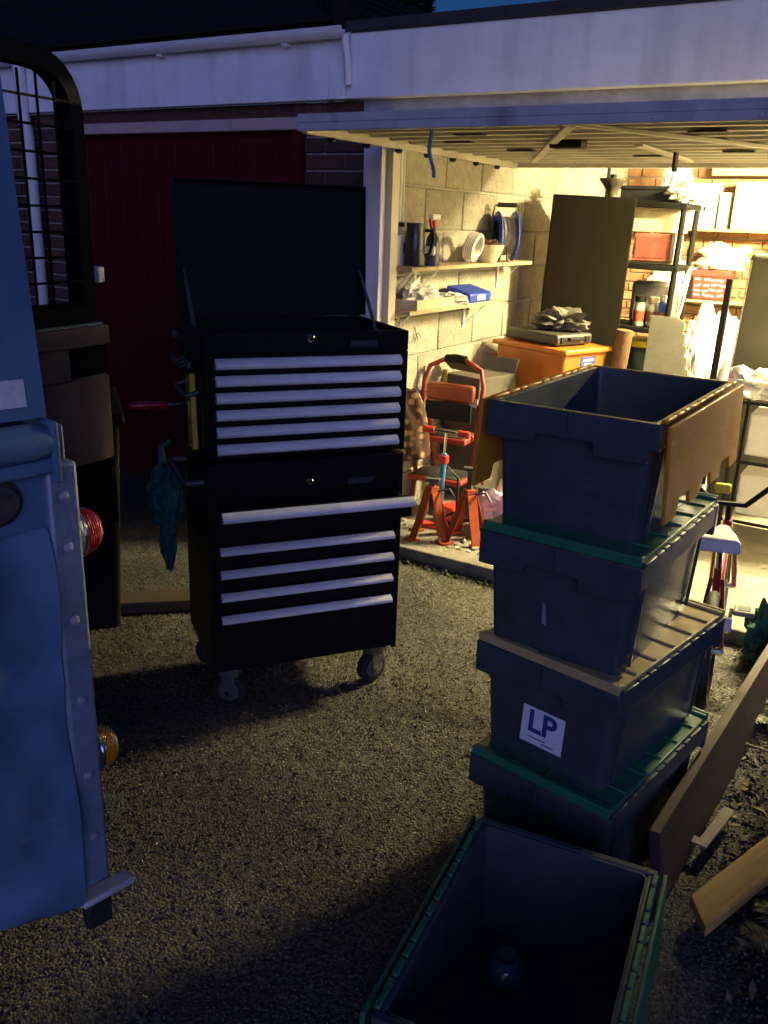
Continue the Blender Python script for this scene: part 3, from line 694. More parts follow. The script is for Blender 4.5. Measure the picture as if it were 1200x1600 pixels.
# rear face, either side of the door opening
MB().bb((-.046, .024, .55), (-.004, .34, 1.30)).build('rear_panel', paint, lr, .004)
MB().bb((-.046, 1.24, .55), (-.004, 1.6, 1.30)).build('rear_panel', paint, lr, .004)
MB().bb((-.058, .11, 1.32), (-.04, .36, 1.98)).build('rear_pillar', paint, lr, .004); MB().bb((-.058, 1.24, 1.32), (-.04, 1.5, 1.98)).build('rear_pillar', paint, lr, .004)
MB().bb((-2.1, .12, 2.0), (-.04, 1.48, 2.05)).build('roof', paint, lr, .02)
MB().bb((-2.1, .025, .56), (-.06, 1.59, .60)).build('load_floor', galv_m, lr)
MB().bb((-2.1, 1.59, .47), (-.05, 1.602, 1.30)).build('side_panel', paint, lr)
MB().bb((-2.1, 1.5, 1.30), (-.05, 1.51, 2.0)).build('hardtop_side', paint, lr)
MB().bb((-2.12, .03, .47), (-2.1, 1.59, 2.0)).build('bulkhead', paint, lr)
MB().bb((-.05, .35, .50), (.0, 1.24, .58)).build('rear_crossmember', black_pl, lr, .004)
def lamp(y, z, cmat, name, rr=.040):
    b = MB().lathe([(rr * 1.12, 0), (rr * 1.12, .014), (rr * 1.02, .02)], 24, (-.004, y, z), rot(0, PI / 2, 0)).build(name, M('lamp_base', (.3, .3, .3), .4, metal=.5), lr)
    MB().lathe([(rr * (1 - (q / 22) ** 2.4) ** .5 + (.0011 if q % 2 else 0), .018 + .047 * q / 22) for q in range(22)] + [(.0, .065)], 28, (-.004, y, z), rot(0, PI / 2, 0)).build('lens', cmat, b)
    MB().lathe([(rr * 1.03, .018), (rr * 1.06, .021), (rr * 1.03, .024)], 28, (-.004, y, z), rot(0, PI / 2, 0), False, False).build('rim', chrome_m, b)
red_lens = M('red_lens', (.55, .02, .012), .10, var=.1, bump=0, coat=1.); amb_lens = M('amber_lens', (.80, .26, .0), .10, var=.1, bump=0, coat=1.); clr_lens = M('clear_lens', (.42, .45, .40), .12, var=.1, bump=0, coat=1.)
lamp(.062, 1.115, red_lens, 'tail_lamp'); lamp(.062, .718, amb_lens, 'indicator_lamp'); lamp(.20, 1.14, clr_lens, 'reversing_lamp')
MB().box((.004, .062, .815), (.016, .03, .05)).build('lamp_bracket', white_pvc, lr, .004)
bmp = MB().box((.004, .03, .448), (.10, .035, .014)).build('bumperette', M('worn_galvanised', (.62, .60, .56), .5, metal=.2, var=.2, scale=14, dirt=.3), lr, .005, 3)
MB().box((-.012, .035, .41), (.05, .025, .06)).build('bumper_block', rubber_m, bmp, .008)
for y in (.13, 1.47):
    wl = MB().lathe([(.20, -.10), (.33, -.105), (.375, -.085), (.385, 0), (.375, .085), (.33, .105), (.20, .10)], 36, (-.75, y, .385), rot(PI / 2, 0, 0)).build('wheel', rubber_m, lr)
    MB().lathe([(.05, -.07), (.17, -.06), (.205, -.09), (.205, .09), (.17, .06), (.05, .07)], 24, (-.75, y, .385), rot(PI / 2, 0, 0)).build('rim', galv_m, wl)
MB().tube([(-.75, .15, .385), (-.75, 1.45, .385)], .05, 10).build('axle', black_pl, lr)
# open rear door, hinged on the far side
dh = bpy.data.objects.new('rear_door', None); col.objects.link(dh); dh.parent = lr; dh.location = (.0, 1.225, 0); dh.rotation_euler = (0, 0, rad(-90 + 109))
DW = .87
frame_m = M('dark_door_frame', (.010, .011, .012), .95, spec=.0, var=.2, bump=.05)
card = M('pale_door_card', (.15, .125, .125), .95, spec=.0, var=.12, scale=6, dirt=.2)
# door local: +x from hinge to free edge, -y toward the camera (inner face)
def rounded_frame(x0, x1, z0, z1, rr, tw, y0, y1):
    def ring(a0, a1, b0, b1, r_):
        o = []
        for cx, cz, ang in ((a1 - r_, b0 + .02, None), (a1 - r_, b1 - r_, 0), (a0 + r_, b1 - r_, 90), (a0 + r_, b0 + .02, None)):
            if ang is None: o.append((a1 if cx > (a0 + a1) / 2 else a0, b0))
            else:
                for q in range(8): t = rad(ang + 90 * q / 7); o.append((cx + r_ * math.cos(t), cz + r_ * math.sin(t)))
        return o
    Ro = ring(x0, x1, z0, z1, rr); Ri = ring(x0 + tw, x1 - tw, z0 + tw, z1 - tw, rr * .7); n = len(Ro)
    V = [(x, y0, z) for x, z in Ro] + [(x, y0, z) for x, z in Ri] + [(x, y1, z) for x, z in Ro] + [(x, y1, z) for x, z in Ri]; Fc = []
    for k in range(n):
        j = (k + 1) % n
        Fc += [(k, j, n + j, n + k), (2 * n + k, 3 * n + k, 3 * n + j, 2 * n + j), (k, 2 * n + k, 2 * n + j, j), (n + k, n + j, 3 * n + j, 3 * n + k)]
    return MB().add(V, Fc, False)
rounded_frame(.0, DW, 1.255, 2.03, .16, .055, -.03, .03).build('window_frame', frame_m, dh, .006)
bar = M('mesh_wire', (.012, .012, .013), .9, bump=0, spec=.0)
gr = MB().tube([(.05, -.034, 1.32), (DW - .05, -.034, 1.32)], .005, 6).build('grille', bar, dh)
k = 0; x = .10
while x < DW - .06:
    zt = 1.96 if x < DW - .14 else 1.96 - (x - (DW - .14)) * .8
    MB().tube([(x, -.034, 1.31), (x, -.034, zt)], .0042, 6).build('wire', bar, gr); x += .065
z = 1.385
while z < 1.94:
    MB().tube([(.05, -.030, z), (DW - .055, -.030, z)], .0042, 6).build('wire', bar, gr); z += .073
MB().bb((.0, -.02, .60), (DW + .035, .03, 1.252)).build('outer_skin', paint, dh, .006)
MB().bb((.02, -.048, 1.185), (DW + .03, -.0205, 1.245)).build('top_rail', card, dh, .006)
MB().bb((.02, -.034, .80), (DW + .03, -.0205, 1.08)).build('door_card', card, dh, .004)
MB().bb((.02, -.030, 1.081), (DW - .14, -.0205, 1.184)).build('door_card', card, dh, .004)
MB().bb((DW - .13, -.032, 1.085), (DW + .03, -.0205, 1.18)).build('latch', frame_m, dh, .006)
MB().bb((.02, -.036, .56), (DW + .03, -.0205, .796)).build('kick_panel', frame_m, dh, .006)
MB().box((DW + .045, .0, 1.40), (.03, .03, .05)).build('striker', white_pvc, dh, .004)
sp = MB().lathe([(.19, -.09), (.31, -.10), (.36, -.08), (.372, 0), (.36, .08), (.31, .10), (.19, .09)], 36, (.46, .135, .93), rot(PI / 2, 0, 0)).build('spare_wheel', rubber_m, dh)
MB().lathe([(.0, -.03), (.16, -.04), (.195, -.07), (.195, .07), (.16, .03), (.0, .03)], 24, (.46, .135, .93), rot(PI / 2, 0, 0)).build('rim', galv_m, sp)
MB().prism([(.30, .36), (.62, .36), (.62, .46), (.30, .46)], .05, (0, .02, 0), rot(PI / 2, 0, 0)).build('lower_edge', black_pl, dh)
# ------------------------------------------------------------------ paving slab behind the cabinet
single(MB().box((0, 0, .03), (.50, .12, .05)).build('timber_offcut', wood('old_board', (.07, .05, .035), (.04, .028, .02)), None, .004), 'old wooden board lying on the ground left of the roll cabinet', 'board', (-1.0, 3.36, 0), rad(12))
t = thing('wheelie_bin', 'black wheelie bin in the shadows behind the vehicle door', 'bin', (-1.26, 3.16, 0), rad(20))
MB().box((0, 0, .47), (.40, .44, .80), None, 1.2).build('body', M('black_bin', (.007, .007, .008), .6, spec=.2), t, .02, 3)
MB().box((0, -.01, .90), (.52, .58, .05)).build('lid', M('black_bin', (.007, .007, .008)), t, .02, 3); MB().tube([(-.22, .32, .88), (.22, .32, .88)], .015, 8).build('handle', M('black_bin', (.007, .007, .008)), t)
for x in (-.2, .2): MB().lathe([(.05, -.02), (.09, -.02), (.095, 0), (.09, .02), (.05, .02)], 20, (x, .24, .095), rot(0, PI / 2, 0)).build('wheel', rubber_m, t)
# ------------------------------------------------------------------ shelves on the left wall
def shelf(d0, d1, z, lab, x1=.18):
    t = thing('wall_shelf', lab, 'shelf', gw(W0, (d0 + d1) / 2, z), GA)
    MB().bb((.004, (d0 - d1) / 2, -.02), (x1, (d1 - d0) / 2, 0)).build('board', shelf_m, t, .002)
    for y in ((d0 - d1) / 2 + .08, (d1 - d0) / 2 - .12):
        br = MB().bb((.003, y - .012, -.17), (.008, y + .012, -.021)).build('bracket', white_pvc, t)
        MB().box((.075, y, -.085), (.19, .010, .004), rot(0, -.75, 0)).build('strut', white_pvc, br)
    return t
U, Lw = 1.385, 1.178
shelf(.11, .37, U, 'short upper shelf board on block wall, beside the door frame')
shelf(.375, 1.62, U + .002, 'long upper pale shelf on block wall holding the cable reel')
shelf(.11, 1.18, Lw, 'lower pale shelf on block wall with cardboard tray and blue box')
SX = W0 + .10
# black jug
t = thing('jug', 'tall black jug with spout on the short upper shelf', 'jug', gw(SX + .0, .27, U), GA + .5)
MB().lathe([(.0, 0), (.05, 0), (.052, .01), (.05, .12), (.044, .18), (.047, .205), (.043, .205), (.04, .18), (.0, .17)], 20).build('body', M('black_jug', (.015, .015, .018), .3, coat=.3, bump=0), t)
MB().tube([(.046, 0, .17), (.085, 0, .17), (.09, 0, .12), (.075, 0, .06), (.05, 0, .05)], .009, 8).build('handle', black_pl, t)
MB().prism([(0, -.02), (.03, 0), (0, .02)], .02, (-.055, 0, .185), rot(0, 0, PI)).build('spout', black_pl, t)
t = thing('spray_bottle', 'dark spray bottle with red and white trigger beside the black jug', 'bottle', gw(SX + .03, .40, U), GA)
MB().lathe([(.0, 0), (.036, 0), (.038, .01), (.038, .10), (.03, .14), (.014, .165), (.014, .19)], 18).build('bottle', M('dark_blue_bottle', (.03, .04, .08), .3, coat=.3, bump=0), t)
MB().box((0, 0, .205), (.03, .03, .03)).build('collar', red_pl, t, .005); MB().box((.0, .01, .235), (.03, .085, .032)).build('trigger_head', white_pl, t, .008)
MB().box((0, -.03, .205), (.014, .012, .05), rot(.4, 0, 0)).build('trigger', red_pl, t, .003)
MB().box((0, .0, .075), (.06, .078, .05)).build('label_band', white_pl, t, .01)
# white coiled hose
m_ = MB(); q_ = []
for i in range(150):
    a = i * .42; rr = .075 + .012 * math.sin(i * .21); q_.append((math.cos(a) * rr * .55, math.sin(a) * rr, .085 + math.sin(a) * .02 + (i / 150 - .5) * .06))
single(MB().tube([(x * .9, y, z) for x, y, z in [(b, c * 1.0, .085 + a_) for (b, c, a_) in [(q[2] - .085 + .0, q[1], q[0] * 1.6) for q in q_]]], .0075, 6).build('coiled_hose', M('white_hose', (.72, .69, .60), .5, bump=.05)), 'white coiled hose leaning on upper shelf beside the beige bowl', 'hose', gw(SX + .02, .85, U + .013), GA + .35, tilt=(0, .25))
t = thing('bowl', 'beige bowl with dark rim on upper shelf in front of the cable reel', 'bowl', gw(SX + .045, 1.03, U + .002), GA)
MB().lathe([(.0, 0), (.05, 0), (.055, .01), (.085, .07), (.092, .10), (.087, .10), (.08, .07), (.05, .015), (0, .012)], 24).build('body', M('beige_ceramic', (.6, .50, .33), .4, var=.12), t)
MB().blob((0, 0, .095), (.075, .075, .03), .4, 3, 3, 4).build('rags', M('dark_rag', (.10, .06, .03), .9, var=.3), t)
t = thing('cable_reel', 'blue cable reel with carrying handle on the upper wall shelf', 'cable reel', gw(SX + .01, 1.33, U + .002), GA + rad(-52))
for y, mt in ((-.05, blue_pl), (.05, blue_pl)):
    MB().lathe([(.085, -.006), (.135, -.006), (.14, 0), (.135, .006), (.085, .006)], 32, (0, y, .145), rot(PI / 2, 0, 0), False, False).build('flange', mt, t)
    MB().lathe([(.0, -.004), (.086, -.004), (.086, .004), (.0, .004)], 32, (0, y, .145), rot(PI / 2, 0, 0)).build('hub_disc', black_pl, t)
q_ = []
for i in range(420):
    a = i * .4; q_.append((math.cos(a) * (.095 + .012 * (i / 420)), -.04 + .08 * abs(((i / 60.) % 2) - 1), .145 + math.sin(a) * (.095 + .012 * (i / 420))))
MB().tube(q_, .006, 5).build('cable', M('grey_cable', (.35, .33, .28), .5, bump=0), t)
MB().tube([(-.10, .0, .0), (-.085, .0, .10), (0, .0, .145), (.085, 0, .10), (.10, 0, .0)], .008, 6).build('stand', steel_m, t)
MB().tube([(0, -.075, .145), (0, -.08, .27), (0, -.07, .315), (0, .03, .318), (.0, .07, .315), (0, .08, .27), (0, .075, .145)], .006, 6).build('frame', steel_m, t)
MB().tube([(0, -.055, .318), (0, .055, .318)], .014, 10).build('grip', black_pl, t)
# lower shelf
t = thing('cardboard_tray', 'pale cardboard tray with crumpled cloths on the lower wall shelf', 'tray', gw(SX + .01, .36, Lw), GA)
for a, b in (((-.08, -.2, 0), (.08, .2, .004)), ((-.08, -.2, .0045), (-.076, .2, .05)), ((.076, -.2, .0045), (.08, .2, .05)), ((-.0755, -.2, .0045), (.0755, -.196, .05)), ((-.0755, .196, .0045), (.0755, .2, .05))):
    MB().bb(a, b).build('tray_wall', card_m, t)
MB().blob((0, -.02, .055), (.06, .11, .05), .5, 2.5, 4, 9).build('cloth', M('pale_cloth', (.62, .58, .5), .8, var=.1), t); MB().box((.0, -.1, .10), (.004, .12, .09), rot(.3, .3, .2)).build('paper', white_pl, t)
single(MB().blob((0, 0, .025), (.06, .09, .03), .55, 2.8, 4, 12, flat=-.024).build('rag', M('grey_rag', (.55, .52, .46), .85)), 'crumpled pale rag on lower shelf between tray and blue box', 'rag', gw(SX + .02, .66, Lw), GA)
t = thing('storage_bin', 'small blue plastic bin on the lower wall shelf', 'bin', gw(SX + .01, .90, Lw), GA)
MB().add([(-.07, -.13, 0), (.07, -.13, 0), (.07, .13, 0), (-.07, .13, 0), (-.075, -.14, .09), (.075, -.14, .05), (.075, .14, .05), (-.075, .14, .09)], [(3, 2, 1, 0), (0, 1, 5, 4), (1, 2, 6, 5), (2, 3, 7, 6), (3, 0, 4, 7), (4, 5, 6, 7)]).build('body', blue_pl, t, .008)
MB().box((.076, .0, .028), (.004, .10, .028)).build('label_slot', white_pl, t)
# hook and wire on the wall
single(MB().tube([(.0, 0, 0), (.01, .0, -.03), (.012, .02, -.07), (.012, .05, -.06), (.01, .02, -.03), (.012, -.02, -.08)], .003, 6).build('wire_hook', steel_m), 'bent wire hook on the block wall below the lower shelf', 'hook', gw(W0 + .003, .48, 1.06), GA)
# ------------------------------------------------------------------ tall cabinet group
t = thing('tall_cabinet', 'tall dark metal cabinet standing between block wall and shelving rack', 'cabinet', gw(-.10, 1.72, FL), GA + rad(18), tilt=(0, rad(1.2)))
MB().bb((0, 0, 0), (.50, .34, 1.735)).build('body', M('olive_black_metal', (.011, .010, .007), .85, spec=.0, var=.15, scale=5, bump=.05), t, .006)
MB().bb((.004, -.012, .05), (.496, -.002, 1.725)).build('door', M('olive_black_metal', (.011, .010, .007)), t, .003)
MB().box((.22, -.02, .85), (.01, .012, .12)).build('handle', steel_m, t, .003)
t = thing('funnel', 'dark metal funnel standing on top of the tall cabinet', 'funnel', gw(.22, 1.98, 1.782), GA)
MB().lathe([(.0, 0), (.035, 0), (.036, .035), (.06, .07), (.085, .10), (.085, .106), (.078, .104), (.03, .045)], 24).build('cone', M('dark_brass', (.09, .075, .05), .45, metal=.4), t)
MB().lathe([(.0, .106), (.02, .106), (.02, .13), (.0, .132)], 14).build('cap', black_pl, t)
single(MB().tube([(0, 0, 0), (0, 0, 2.12)], .012, 8).build('pole', black_pl), 'thin dark pole rising behind the tall cabinet', 'pole', gw(.10, 2.25, FL), GA)
# orange tote on a base box, case on top
t = thing('storage_box', 'dark plastic box under the orange tote', 'box', gw(.13, 1.42, FL), GA + rad(-20))
MB().box((0, 0, .24), (.54, .40, .48), None, 1.06).build('body', black_pl, t, .02, 3); MB().box((0, 0, .50), (.60, .45, .035)).build('lid', black_pl, t, .01)
t = thing('orange_tote', 'orange plastic tote with small blue and white label', 'tote', gw(.13, 1.42, FL + .52), GA + rad(-20))
MB().box((0, 0, .17), (.50, .36, .338), None, 1.09).build('body', orange_pl, t, .02, 3)
MB().box((0, 0, .345), (.585, .43, .03)).build('rim', orange_pl, t, .008)
lb = MB().box((.270, .02, .265), (.003, .13, .09), rot(0, .05, 0)).build('label', M('blue_label', (.05, .07, .28), .5), t)
for k, (zz, wd) in enumerate(((.29, .09), (.265, .07), (.243, .09))): MB().box((.2695 + (zz - .21) * .05 + .0008, .02, zz), (.002, wd, .011)).build('print', white_pl, lb)
t = thing('tool_case', 'black plastic tool case lying on the orange tote', 'case', gw(.10, 1.43, FL + .885), GA + rad(-24))
MB().box((0, 0, .035), (.44, .30, .065)).build('shell', M('grey_black_case', (.05, .046, .038), .5, var=.2), t, .018, 3); MB().box((.228, 0, .04), (.03, .12, .02)).build('handle', black_pl, t, .006)
for y in (-.1, .1): MB().box((.222, y, .035), (.012, .035, .035)).build('latch', black_pl, t, .003)
single(MB().blob((0, 0, .05), (.13, .09, .06), .6, 2.6, 4, 15, flat=-.045).build('black_bag', M('grey_crumple', (.12, .11, .085), .45, var=.2)), 'crumpled dark bag on the tool case on the orange tote', 'bag', gw(.16, 1.46, FL + .955), GA)
t = thing('open_carton', 'dark worn box with yellow tape and open flap beside the block wall', 'box', gw(-.12, .98, FL), GA + rad(-14))
MB().box((0, 0, .36), (.26, .34, .72)).build('body', M('dark_carton', (.085, .075, .055), .7, var=.25, scale=9), t, .004)
MB().box((.02, -.19, .78), (.24, .012, .10), rot(.9, 0, 0)).build('flap', M('dark_carton', (.085, .075, .055)), t, .002); MB().box((.0, .175, .755), (.25, .010, .09), rot(-.35, 0, 0)).build('flap', M('dark_carton', (.085, .075, .055)), t, .002)
MB().box((-.125, -.172, .66), (.03, .006, .16)).build('tape', M('yellow_tape', (.6, .5, .08), .5), t); MB().box((.1, -.174, .58), (.06, .004, .05)).build('sticker', M('blue_white', (.5, .6, .7), .5), t)
single(MB().lathe([(.0, 0), (.05, 0), (.052, .5), (.05, .98), (.03, .985), (.0, .97)], 18).build('carpet_roll', M('brown_carpet', (.16, .09, .04), .95, var=.3, bump=.5)), 'brown rolled carpet standing in front of the tall cabinet', 'roll', gw(.46, 1.55, FL), GA, tilt=(0, rad(4)))
# ------------------------------------------------------------------ black rack
t = thing('shelving_rack', 'black plastic shelving rack next to the tall cabinet', 'shelving', gw(.38, 2.2, FL), GA, tilt=(0, rad(1.2)))
for z_ in (.05, .50, .90, 1.30, 1.68):
    MB().bb((-.28, 0, z_), (.22, .40, z_ + .035)).build('shelf', M('rack_black', (.007, .007, .006), .8, spec=.1), t, .005)
pst = None
for (x, y) in ((.20, .02), (.20, .38), (-.26, .02), (-.26, .38)):
    for a, b in ((.0, .049), (.086, .499), (.536, .899), (.936, 1.299), (1.336, 1.679)): MB().tube([(x, y, a), (x, y, b)], .019, 10).build('post', M('grey_black_post', (.008, .0075, .006), .8, spec=.1), t)
RS = lambda x, y, z: gw(.38 + x + z * .021, 2.2 + y, FL + z + .001)
def cbox(name, lab, cat, loc, dims, mat, rz=0, extra=None, bev=.004):
    o = thing(name, lab, cat, loc, GA + rz); MB().box((0, 0, dims[2] / 2), dims).build('body', mat, o, bev)
    if extra: extra(o, dims)
    return o
def lidded(lm):
    def f(o, d): MB().box((0, 0, d[2] + .012), (d[0] * 1.04, d[1] * 1.04, .022)).build('lid', lm, o, .004)
    return f
cbox('toolbox', 'flat black box on top of the shelving rack', 'box', RS(-.06, .2, 1.716), (.34, .30, .07), black_pl, .05, lidded(black_pl))
single(MB().blob((0, 0, .05), (.10, .12, .055), .5, 2.7, 4, 21, flat=-.045).build('white_bag', bag_white), 'white plastic bag on the top right of the shelving rack', 'bag', RS(.16, .14, 1.716), GA)
cbox('cream_box', 'cream box on the second shelf of the rack, below the top', 'box', RS(.02, .2, 1.53), (.30, .26, .135), M('cream_card', (.72, .64, .42), .7), .0, lidded(card_m))
cbox('box_stack', 'low brown box under the cream box on the rack', 'box', RS(.02, .2, 1.336), (.31, .27, .015), card_m)
def spine(o, d):
    MB().box((d[0] / 2 + .012, 0, d[2] / 2), (.022, d[1], d[2])).build('white_end', white_pl, o, .003)
    MB().box((-.01, -d[1] / 2 - .002, d[2] * .5), (d[0] * .8, .003, d[2] * .75)).build('print', M('red_brown_print', (.30, .08, .05), .6, var=.4, scale=30), o)
cbox('game_box', 'dark red patterned box with white end on the rack', 'box', RS(.03, .14, 1.352), (.24, .2, .17), M('brick_red_card', (.36, .11, .07), .6, var=.35, scale=25), .0, spine)
def jar(lab, x, y, band, lidm):
    o = thing('screw_jar', lab, 'jar', RS(x, y, .936), GA)
    MB().lathe([(.0, 0), (.036, 0), (.038, .01), (.038, .13), (.03, .15), (.03, .155), (0, .155)], 18).build('jar_body', M('cloudy_plastic', (.40, .36, .28), .3, var=.2, coat=.3), o)
    MB().lathe([(.035, .156), (.036, .16), (.036, .19), (.0, .192)], 18).build('lid', lidm, o); MB().lathe([(.0385, .03), (.0385, .10)], 18, (0, 0, 0), None, False, False).build('contents', band, o)
jar('cloudy jar with red contents and black lid on the rack', .0, .08, M('red_bits', (.4, .08, .03), .5, var=.5, scale=60), black_pl)
jar('cloudy jar with brown contents and cream lid on the rack', .085, .09, M('brown_bits', (.22, .12, .06), .5, var=.5, scale=60), card_m)
jar('cloudy grey jar with black lid beside the spray can on the rack', .14, .17, M('grey_bits', (.25, .22, .17), .5, var=.5, scale=60), black_pl)
o = thing('aerosol_can', 'blue and white aerosol can at the front corner of the rack', 'spray can', RS(.155, .055, .936), GA)
MB().lathe([(.0, 0), (.027, 0), (.028, .004), (.028, .15), (.02, .165), (.018, .168)], 18).build('can', M('blue_can', (.03, .07, .40), .3, coat=.4, bump=0, var=.05), o); MB().lathe([(.019, .166), (.019, .205), (.012, .21), (0, .21)], 16).build('cap', white_pl, o)
MB().lathe([(.0284, .07), (.0284, .10)], 18, (0, 0, 0), None, False, False).build('orange_band', orange_pl, o); MB().lathe([(.0284, .02), (.0284, .045)], 18, (0, 0, 0), None, False, False).build('white_band', white_pl, o)
cbox('grey_case', 'grey rounded case at the back of the rack, above the jars', 'case', RS(.03, .30, .936), (.30, .12, .28), M('mid_grey_plastic', (.16, .15, .13), .5), 0, None, .03)
o = thing('bucket', 'black bucket with bright yellow lid on the lower rack shelf', 'bucket', RS(.03, .17, .536), GA)
MB().lathe([(.0, 0), (.10, 0), (.125, .26), (.12, .262), (.0, .255)], 24).build('body', M('green_black', (.02, .03, .02), .4), o); MB().lathe([(.13, .262), (.133, .27), (.133, .30), (.12, .305), (0, .305)], 24).build('lid', yellow_pl, o)
# looped cables hanging on rack end
m_ = MB()
for k in range(4): m_.tube([(math.cos(a) * (.012 + .004 * k), math.sin(a) * .05 + .01 * k, -.16 + math.sin(a) * .0 + math.cos(a) * (.15 + .012 * k)) for a in [i * PI / 10 for i in range(20)]], .004, 6, closed=True)
single(m_.build('cable_loop', M('pale_cable', (.6, .55, .42), .5)), 'loops of pale cable hanging on the right end of the rack', 'cable', RS(.245, .12, 1.30), GA)
# grey scalloped sheets leaning
poly = [(-.20, 0), (.22, 0)]
for k in range(14):
    t0 = k / 14; x = .22 - .23 * t0; z_ = 1.02 * t0; poly += [(x + .012, z_ + .018), (x + .010, z_ + .050), (x - .012, z_ + .066)]
poly += [(-.04, 1.03), (-.20, 1.03)]
single(MB().prism([(x, z_) for x, z_ in poly], .02, (0, 0, 0), rot(PI / 2, 0, 0)).build('scalloped_sheet', M('grey_sheet', (.13, .125, .10), .85, spec=.1, var=.12), None, .002), 'grey sheet with scalloped edge leaning beside the rack', 'sheet', gw(.73, 2.02, FL), GA, tilt=(rad(-5), 0))
# white heap
single(MB().blob((0, 0, .5), (.20, .20, .52), .28, 2.2, 5, 31, flat=-.0).build('white_sacks', bag_white), 'heap of white plastic sacks in front of the back wall', 'sacks', gw(.82, 2.62, FL), GA)
o = thing('striped_bag', 'white carrier bag with blue stripes beside the black pole', 'bag', gw(1.06, 2.25, FL), GA)
MB().blob((0, 0, .38), (.13, .10, .42), .2, 2.2, 4, 33, flat=0).build('body', bag_white, o)
for z_ in (.60, .49, .36): MB().lathe([(.128 - abs(z_ - .45) * .12, z_), (.131 - abs(z_ - .45) * .12, z_ + .06)], 20, (0, 0, 0), Matrix(((1.05, 0, 0), (0, .9, 0), (0, 0, 1))), False, False).build('stripe', M('purple_blue_print', (.08, .07, .32), .5), o)
t = thing('mattress', 'tall grey padded mattress-like slab with rounded top corner at the right of the garage', 'mattress', gw(1.36, 1.66, FL), GA, tilt=(0, rad(2)))
MB().box((0, 0, .72), (.52, .09, 1.44)).build('board', M('grey_fabric', (.085, .08, .065), .9, spec=.1, var=.15, scale=6, bump=.2), t, .03, 4)
MB().tube([(-.25, -.04, .04), (-.25, -.04, 1.40)], .006, 6).build('piping', M('pale_piping', (.35, .33, .27), .6), t)
t = thing('black_pole', 'black metal pole leaning in front of the grey panel', 'pole', gw(1.06, 1.5, FL), GA, tilt=(0, rad(1)))
MB().box((0, 0, .655), (.035, .03, 1.31)).build('tube', black_pl, t, .004); MB().box((0, 0, .01), (.06, .05, .02)).build('foot', rubber_m, t, .004)
# ------------------------------------------------------------------ back wall shelves
def bshelf(s0, s1, z, lab):
    t = thing('back_shelf', lab, 'shelf', gw((s0 + s1) / 2, DEP, z), GA)
    MB().bb(((s0 - s1) / 2, -.28, -.022), ((s1 - s0) / 2, .003, 0)).build('board', shelf_m, t, .002)
    for x in ((s0 - s1) / 2 + .1, (s1 - s0) / 2 - .45, (s1 - s0) / 2 - .1):
        br = MB().bb((x - .015, -.005, -.22), (x + .015, .004, -.024)).build('bracket', white_pvc, t); MB().box((x, -.10, -.11), (.02, .005, .26), rot(.85, 0, 0)).build('strut', white_pvc, br)
Z1, Z2 = 1.62, 1.08
bshelf(-.1, 1.35, Z1, 'upper shelf on brick back wall holding white bag and carton'); bshelf(.05, 1.35, Z2, 'lower shelf on brick back wall holding the red crate')
cup = thing('cup', 'small bright blue cup on the upper back shelf', 'cup', gw(.20, DEP - .16, Z1 + .001), GA)
MB().lathe([(.0, 0), (.045, 0), (.055, .12), (.05, .12), (.042, .01), (0, .008)], 20).build('body', M('sky_blue_plastic', (.06, .25, .60), .4), cup); MB().tube([(.05, 0, .095), (.08, 0, .085), (.075, 0, .04), (.045, 0, .03)], .007, 8).build('handle', M('sky_blue_plastic', (.06, .25, .6)), cup)
o = thing('paper_bag', 'tall white paper bag with small dark print on the upper back shelf', 'bag', gw(.385, DEP - .17, Z1 + .001), GA)
MB().add([(-.10, -.05, 0), (.10, -.05, 0), (.10, .05, 0), (-.10, .05, 0), (-.115, -.055, .17), (.10, -.055, .17), (.105, .055, .17), (-.11, .055, .17), (-.10, -.03, .33), (.115, -.032, .335), (.115, .03, .335), (-.10, .03, .33)],
         [(3, 2, 1, 0), (0, 1, 5, 4), (1, 2, 6, 5), (2, 3, 7, 6), (3, 0, 4, 7), (4, 5, 9, 8), (5, 6, 10, 9), (6, 7, 11, 10), (7, 4, 8, 11), (8, 9, 10, 11)]).build('body', white_pl, o, .006)
for x, wd in ((-.02, .02), (.012, .018)): MB().box((x, -.0565, .145), (wd, .003, .028), rot(0, .3, 0)).build('print', black_pl, o)
cbox('narrow_box', 'narrow cream box between white bag and carton on the back shelf', 'box', gw(.545, DEP - .16, Z1 + .001), (.075, .18, .24), M('pale_cream', (.72, .66, .5), .7), 0, lidded(M('pale_cream', (.72, .66, .5))))
def tape(o, d): MB().box((0, -d[1] / 2 - .0015, d[2] * .62), (d[0], .002, .004)).build('seam', M('brown_seam', (.4, .3, .15), .8), o); MB().box((0, 0, d[2] + .001), (.05, d[1], .002)).build('tape', M('brown_tape', (.45, .33, .17), .4), o)
cbox('carton', 'large cream cardboard carton at right end of the upper back shelf', 'carton', gw(.83, DEP - .17, Z1 + .001), (.42, .24, .34), M('cream_carton', (.70, .58, .32), .8, var=.06), 0, tape)
o = thing('basket_crate', 'red plastic crate with white print on the lower back shelf', 'crate', gw(.53, DEP - .18, Z2 + .001), GA)
MB().box((0, 0, .10), (.25, .20, .19), None, 1.06).build('body', M('bright_red_plastic', (.58, .06, .045), .45, var=.12), o, .008); MB().box((0, 0, .205), (.29, .24, .05)).build('rim', M('bright_red_plastic', (.58, .06, .045)), o, .006)
rs = random.Random(5)
for k in range(16): MB().box((-.09 + (k % 4) * .06 + rs.uniform(-.01, .01), -.1075, .035 + (k // 4) * .04 + rs.uniform(-.006, .006)), (.045, .004, .013), rot(0, rs.uniform(-.3, .3), 0)).build('print', white_pl, o)
